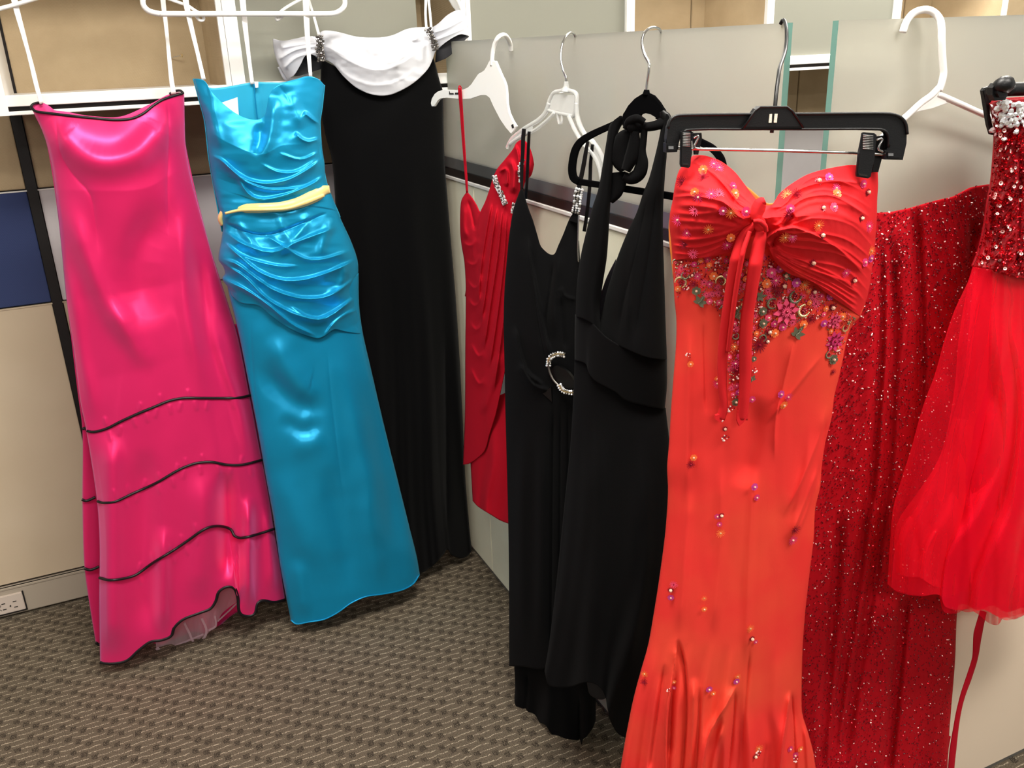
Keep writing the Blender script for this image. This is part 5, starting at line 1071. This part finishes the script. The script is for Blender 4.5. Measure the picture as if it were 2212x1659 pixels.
# ---------------- tulle cocktail dress
PU = Plane(1.05, .835, 0)
td = thing_at('cocktail_dress', PU, 2150, 1330, 'short bright red tulle dress with a sequined bodice and crystal neckline', 'dress')
tb = Cloth('sequined_bodice', PU, T=[(2137,224),(2150,219),(2165,217),(2190,214),(2212,212),(2300,206)], B=[(2101,576),(2130,580),(2170,590),(2212,603),(2300,622)],
    L=[(2137,224),(2148,262),(2150,300),(2147,350),(2142,400),(2134,440),(2127,490),(2114,545),(2101,576)], R=[(2300,206),(2304,400),(2300,622)], mats=M['seq_base'], parent=td, nu=90, nv=150, D=((0,.035),(1,.045)), edge=.5,
    folds=[('v',[(2156,300),(2152,400),(2140,500),(2122,570)],3,.004,.1),('v',[(2205,320),(2204,450),(2196,590)],3,.004,.1)], extra=wrinkle(.003,30,40,61))
def sequins(name, cl, N_, region, rad, m_, parent, lift=.0015, tilt=.5):
    pts = []
    while len(pts) < N_:
        q = region()
        if q is not None: pts.append(q)
    pts = np.array(pts); P = cl.at(pts[:,0], pts[:,1], lift); k = 8; V = []; Fc = []
    nrm = cl.pl.n
    for i in range(N_):
        z = nrm+rng.normal(0, tilt, 3); z /= np.linalg.norm(z); x = np.cross(z, [0.1, .3, 1]); x /= np.linalg.norm(x); y = np.cross(z, x)
        b = len(V); r1 = rad*rng.uniform(.8, 1.15); r0 = r1*.36
        for a in np.arange(k)*2*PI/k: V.append(P[i]+r1*(math.cos(a)*x+math.sin(a)*y)); V.append(P[i]+r0*(math.cos(a)*x+math.sin(a)*y)-z*r1*.3)
        for j in range(k): j2 = (j+1) % k; Fc.append((b+2*j, b+2*j2, b+2*j2+1, b+2*j+1))
    o = mesh(name, V, Fc, m_, parent, smooth=False); o['kind'] = 'stuff'; return o
Xt, Yt = tb.X, tb.Y
def on_tb():
    i = random.randrange(8, Xt.shape[0]); j = random.randrange(1, Xt.shape[1]-1); return (Xt[i, j], Yt[i, j])
sequins('sequins', tb, 1500, on_tb, .0024, M['sequin'], td)
sequins('sequins', tb, 420, on_tb, .0026, M['sequin_dk'], td, lift=.0025, tilt=.7)
sequins('sequins', tb, 90, on_tb, .0026, M['bead_bright'], td, lift=.003, tilt=.4)
cr = []
for _ in range(900):
    x, y = random.uniform(2140, 2290), random.uniform(220, 272)
    if x < 2152 and y > 262: continue
    if any((x-a)**2+(y-b)**2 < 8.5**2 for a, b in cr): continue
    cr.append((x, y))
bm = bmesh.new(); bmesh.ops.create_cone(bm, cap_ends=True, segments=7, radius1=.0042, radius2=.0022, depth=.0026); cme = bpy.data.meshes.new('crystal'); bm.to_mesh(cme); bm.free(); cme.materials.append(M['crystal'])
for x, y in cr+[(2146,282),(2151,292),(2170,300),(2196,286)]:
    p, ex, ey, nz_ = surf_frame(tb, x, y, .003); o = bpy.data.objects.new('crystal', cme); col.objects.link(o); o.parent = td
    mt = Matrix.Identity(4)
    nz2 = nz_+rng.normal(0, .22, 3); nz2 /= np.linalg.norm(nz2); ex = np.cross([0, 0, 1], nz2); ex /= np.linalg.norm(ex); ey = np.cross(nz2, ex)
    for i in range(3): mt[i][0], mt[i][1], mt[i][2] = ex[i], ey[i], nz2[i]
    s_ = random.uniform(.6, 1.25); o.matrix_local = Matrix.Translation(Vector(p)-td.location) @ mt @ Matrix.Diagonal((s_*random.uniform(.9, 1.4), s_, s_, 1))
def tul(T, B, L, R, m_, b0, b1, amp, k, seed, D0=.03, D1=.06): return Cloth('tulle_layer', PU, T=T, B=B, L=L, R=R, mats=M[m_], parent=td, nu=150, nv=150, D=((0,D0),(1,D1)), base=((0,b0),(1,b1)), back=False, th=0, blend=4,
    extra=addf(pleats(k*.45, amp*.55, v0=0, v1=.8, seed=seed, jitter=1.6), wrinkle(.010, 90, 260, seed+5), wrinkle(.003, 26, 140, seed+9)))
tul([(2108,580),(2150,588),(2212,603),(2300,622)], [(2040,1300),(2060,1312),(2080,1305),(2110,1318),(2140,1308),(2170,1322),(2212,1310),(2300,1318)], [(2108,580),(2098,700),(2084,850),(2062,1000),(2046,1150),(2040,1300)], [(2300,622),(2310,1000),(2310,1318)], 'tulle2', -.004, -.004, .012, 7, 71, .02, .03)
tul([(2105,578),(2150,586),(2212,600),(2300,620)], [(2030,1296),(2038,1322),(2062,1325),(2085,1316),(2105,1326),(2128,1346),(2146,1350),(2158,1334),(2180,1338),(2212,1324),(2300,1330)], [(2105,578),(2094,700),(2078,850),(2056,960),(2034,1060),(2026,1200),(2030,1296)], [(2300,620),(2320,1000),(2320,1330)], 'tulle', .0, .012, .016, 8, 73)
tul([(2102,576),(2150,584),(2212,599),(2300,620)], [(1925,1268),(1935,1277),(1960,1285),(1990,1288),(2022,1285),(2034,1310),(2060,1318),(2100,1312),(2150,1334),(2212,1320),(2300,1326)], [(2102,576),(2086,640),(2070,740),(2064,820),(2056,880),(2036,970),(2002,1042),(1979,1097),(1950,1140),(1933,1190),(1925,1268)], [(2300,620),(2325,1000),(2325,1326)], 'tulle', .004, .022, .018, 6, 75)
tul([(2130,580),(2170,588),(2212,600),(2300,622)], [(2044,1300),(2080,1322),(2120,1318),(2160,1340),(2212,1322),(2300,1330)], [(2130,580),(2140,680),(2120,850),(2090,1000),(2060,1150),(2044,1300)], [(2300,622),(2330,1000),(2330,1330)], 'tulle', .01, .03, .018, 5, 77)
tul([(2101,576),(2120,579),(2140,582),(2170,588)], [(1917,1262),(1935,1275),(1989,1286),(2023,1284),(2050,1290),(2090,1270)], [(2101,576),(2090,610),(2062,670),(2040,735),(2020,807),(1993,880),(1968,970),(1945,1042),(1929,1100),(1922,1184),(1917,1262)], [(2170,588),(2160,800),(2120,1000),(2090,1270)], 'sheer', .006, .028, .012, 3, 79)
tul([(2060,900),(2080,905),(2110,905)], [(1936,1238),(1960,1246),(1985,1247),(2023,1268),(2060,1260)], [(2060,900),(2036,980),(1985,1060),(1944,1118),(1932,1160),(1936,1238)], [(2110,905),(2090,1100),(2060,1260)], 'sheer', .014, .034, .008, 3, 81)
ribbon('trailing_sash', PU, [(2124,1320),(2112,1370),(2106,1420),(2094,1460),(2080,1500),(2070,1540),(2062,1590),(2056,1640),(2050,1720)], [14,18,12,12,10,11,14,13,14], M['crimson'], td, d=[0,.0,-.004,-.006,-.008,-.008,-.008,-.008,-.008], cup=.002, n=90)
# black hanger of the tulle dress at the right edge
rh = thing_at('clothes_hanger', PU, 2180, 195, 'glossy black plastic hanger clip at the right edge gripping the sequined bodice', 'hanger')
plate('clip_plate', PU, [(2124,196),(2128,190),(2146,184),(2150,186),(2150,200),(2146,214),(2136,224),(2138,250),(2146,280),(2148,292),(2142,290),(2136,270),(2130,225)], .006, K_, rh, d=-.004, bev=.001)
plate('clip_window', PU, [(2134,196),(2144,193),(2145,203),(2140,212),(2134,204)], .001, M['beige'], rh, d=.0)
tube('clip_barrel', PU.pt([2150,2160,2168,2176],[190,184,182,184],[.03,.036,.038,.03]), [.006,.010,.011,.008], K_, rh, n=16)
plate('clip_jaw', PU, [(2150,190),(2158,180),(2172,178),(2180,186),(2182,205),(2178,216),(2156,218),(2150,206)], .016, K_, rh, d=.030, bev=.004)
tube('hanger_rod', PU.pt([2176,2212,2300],[193,192,190],[.022]*3), .0085, K_, rh, seg=14)
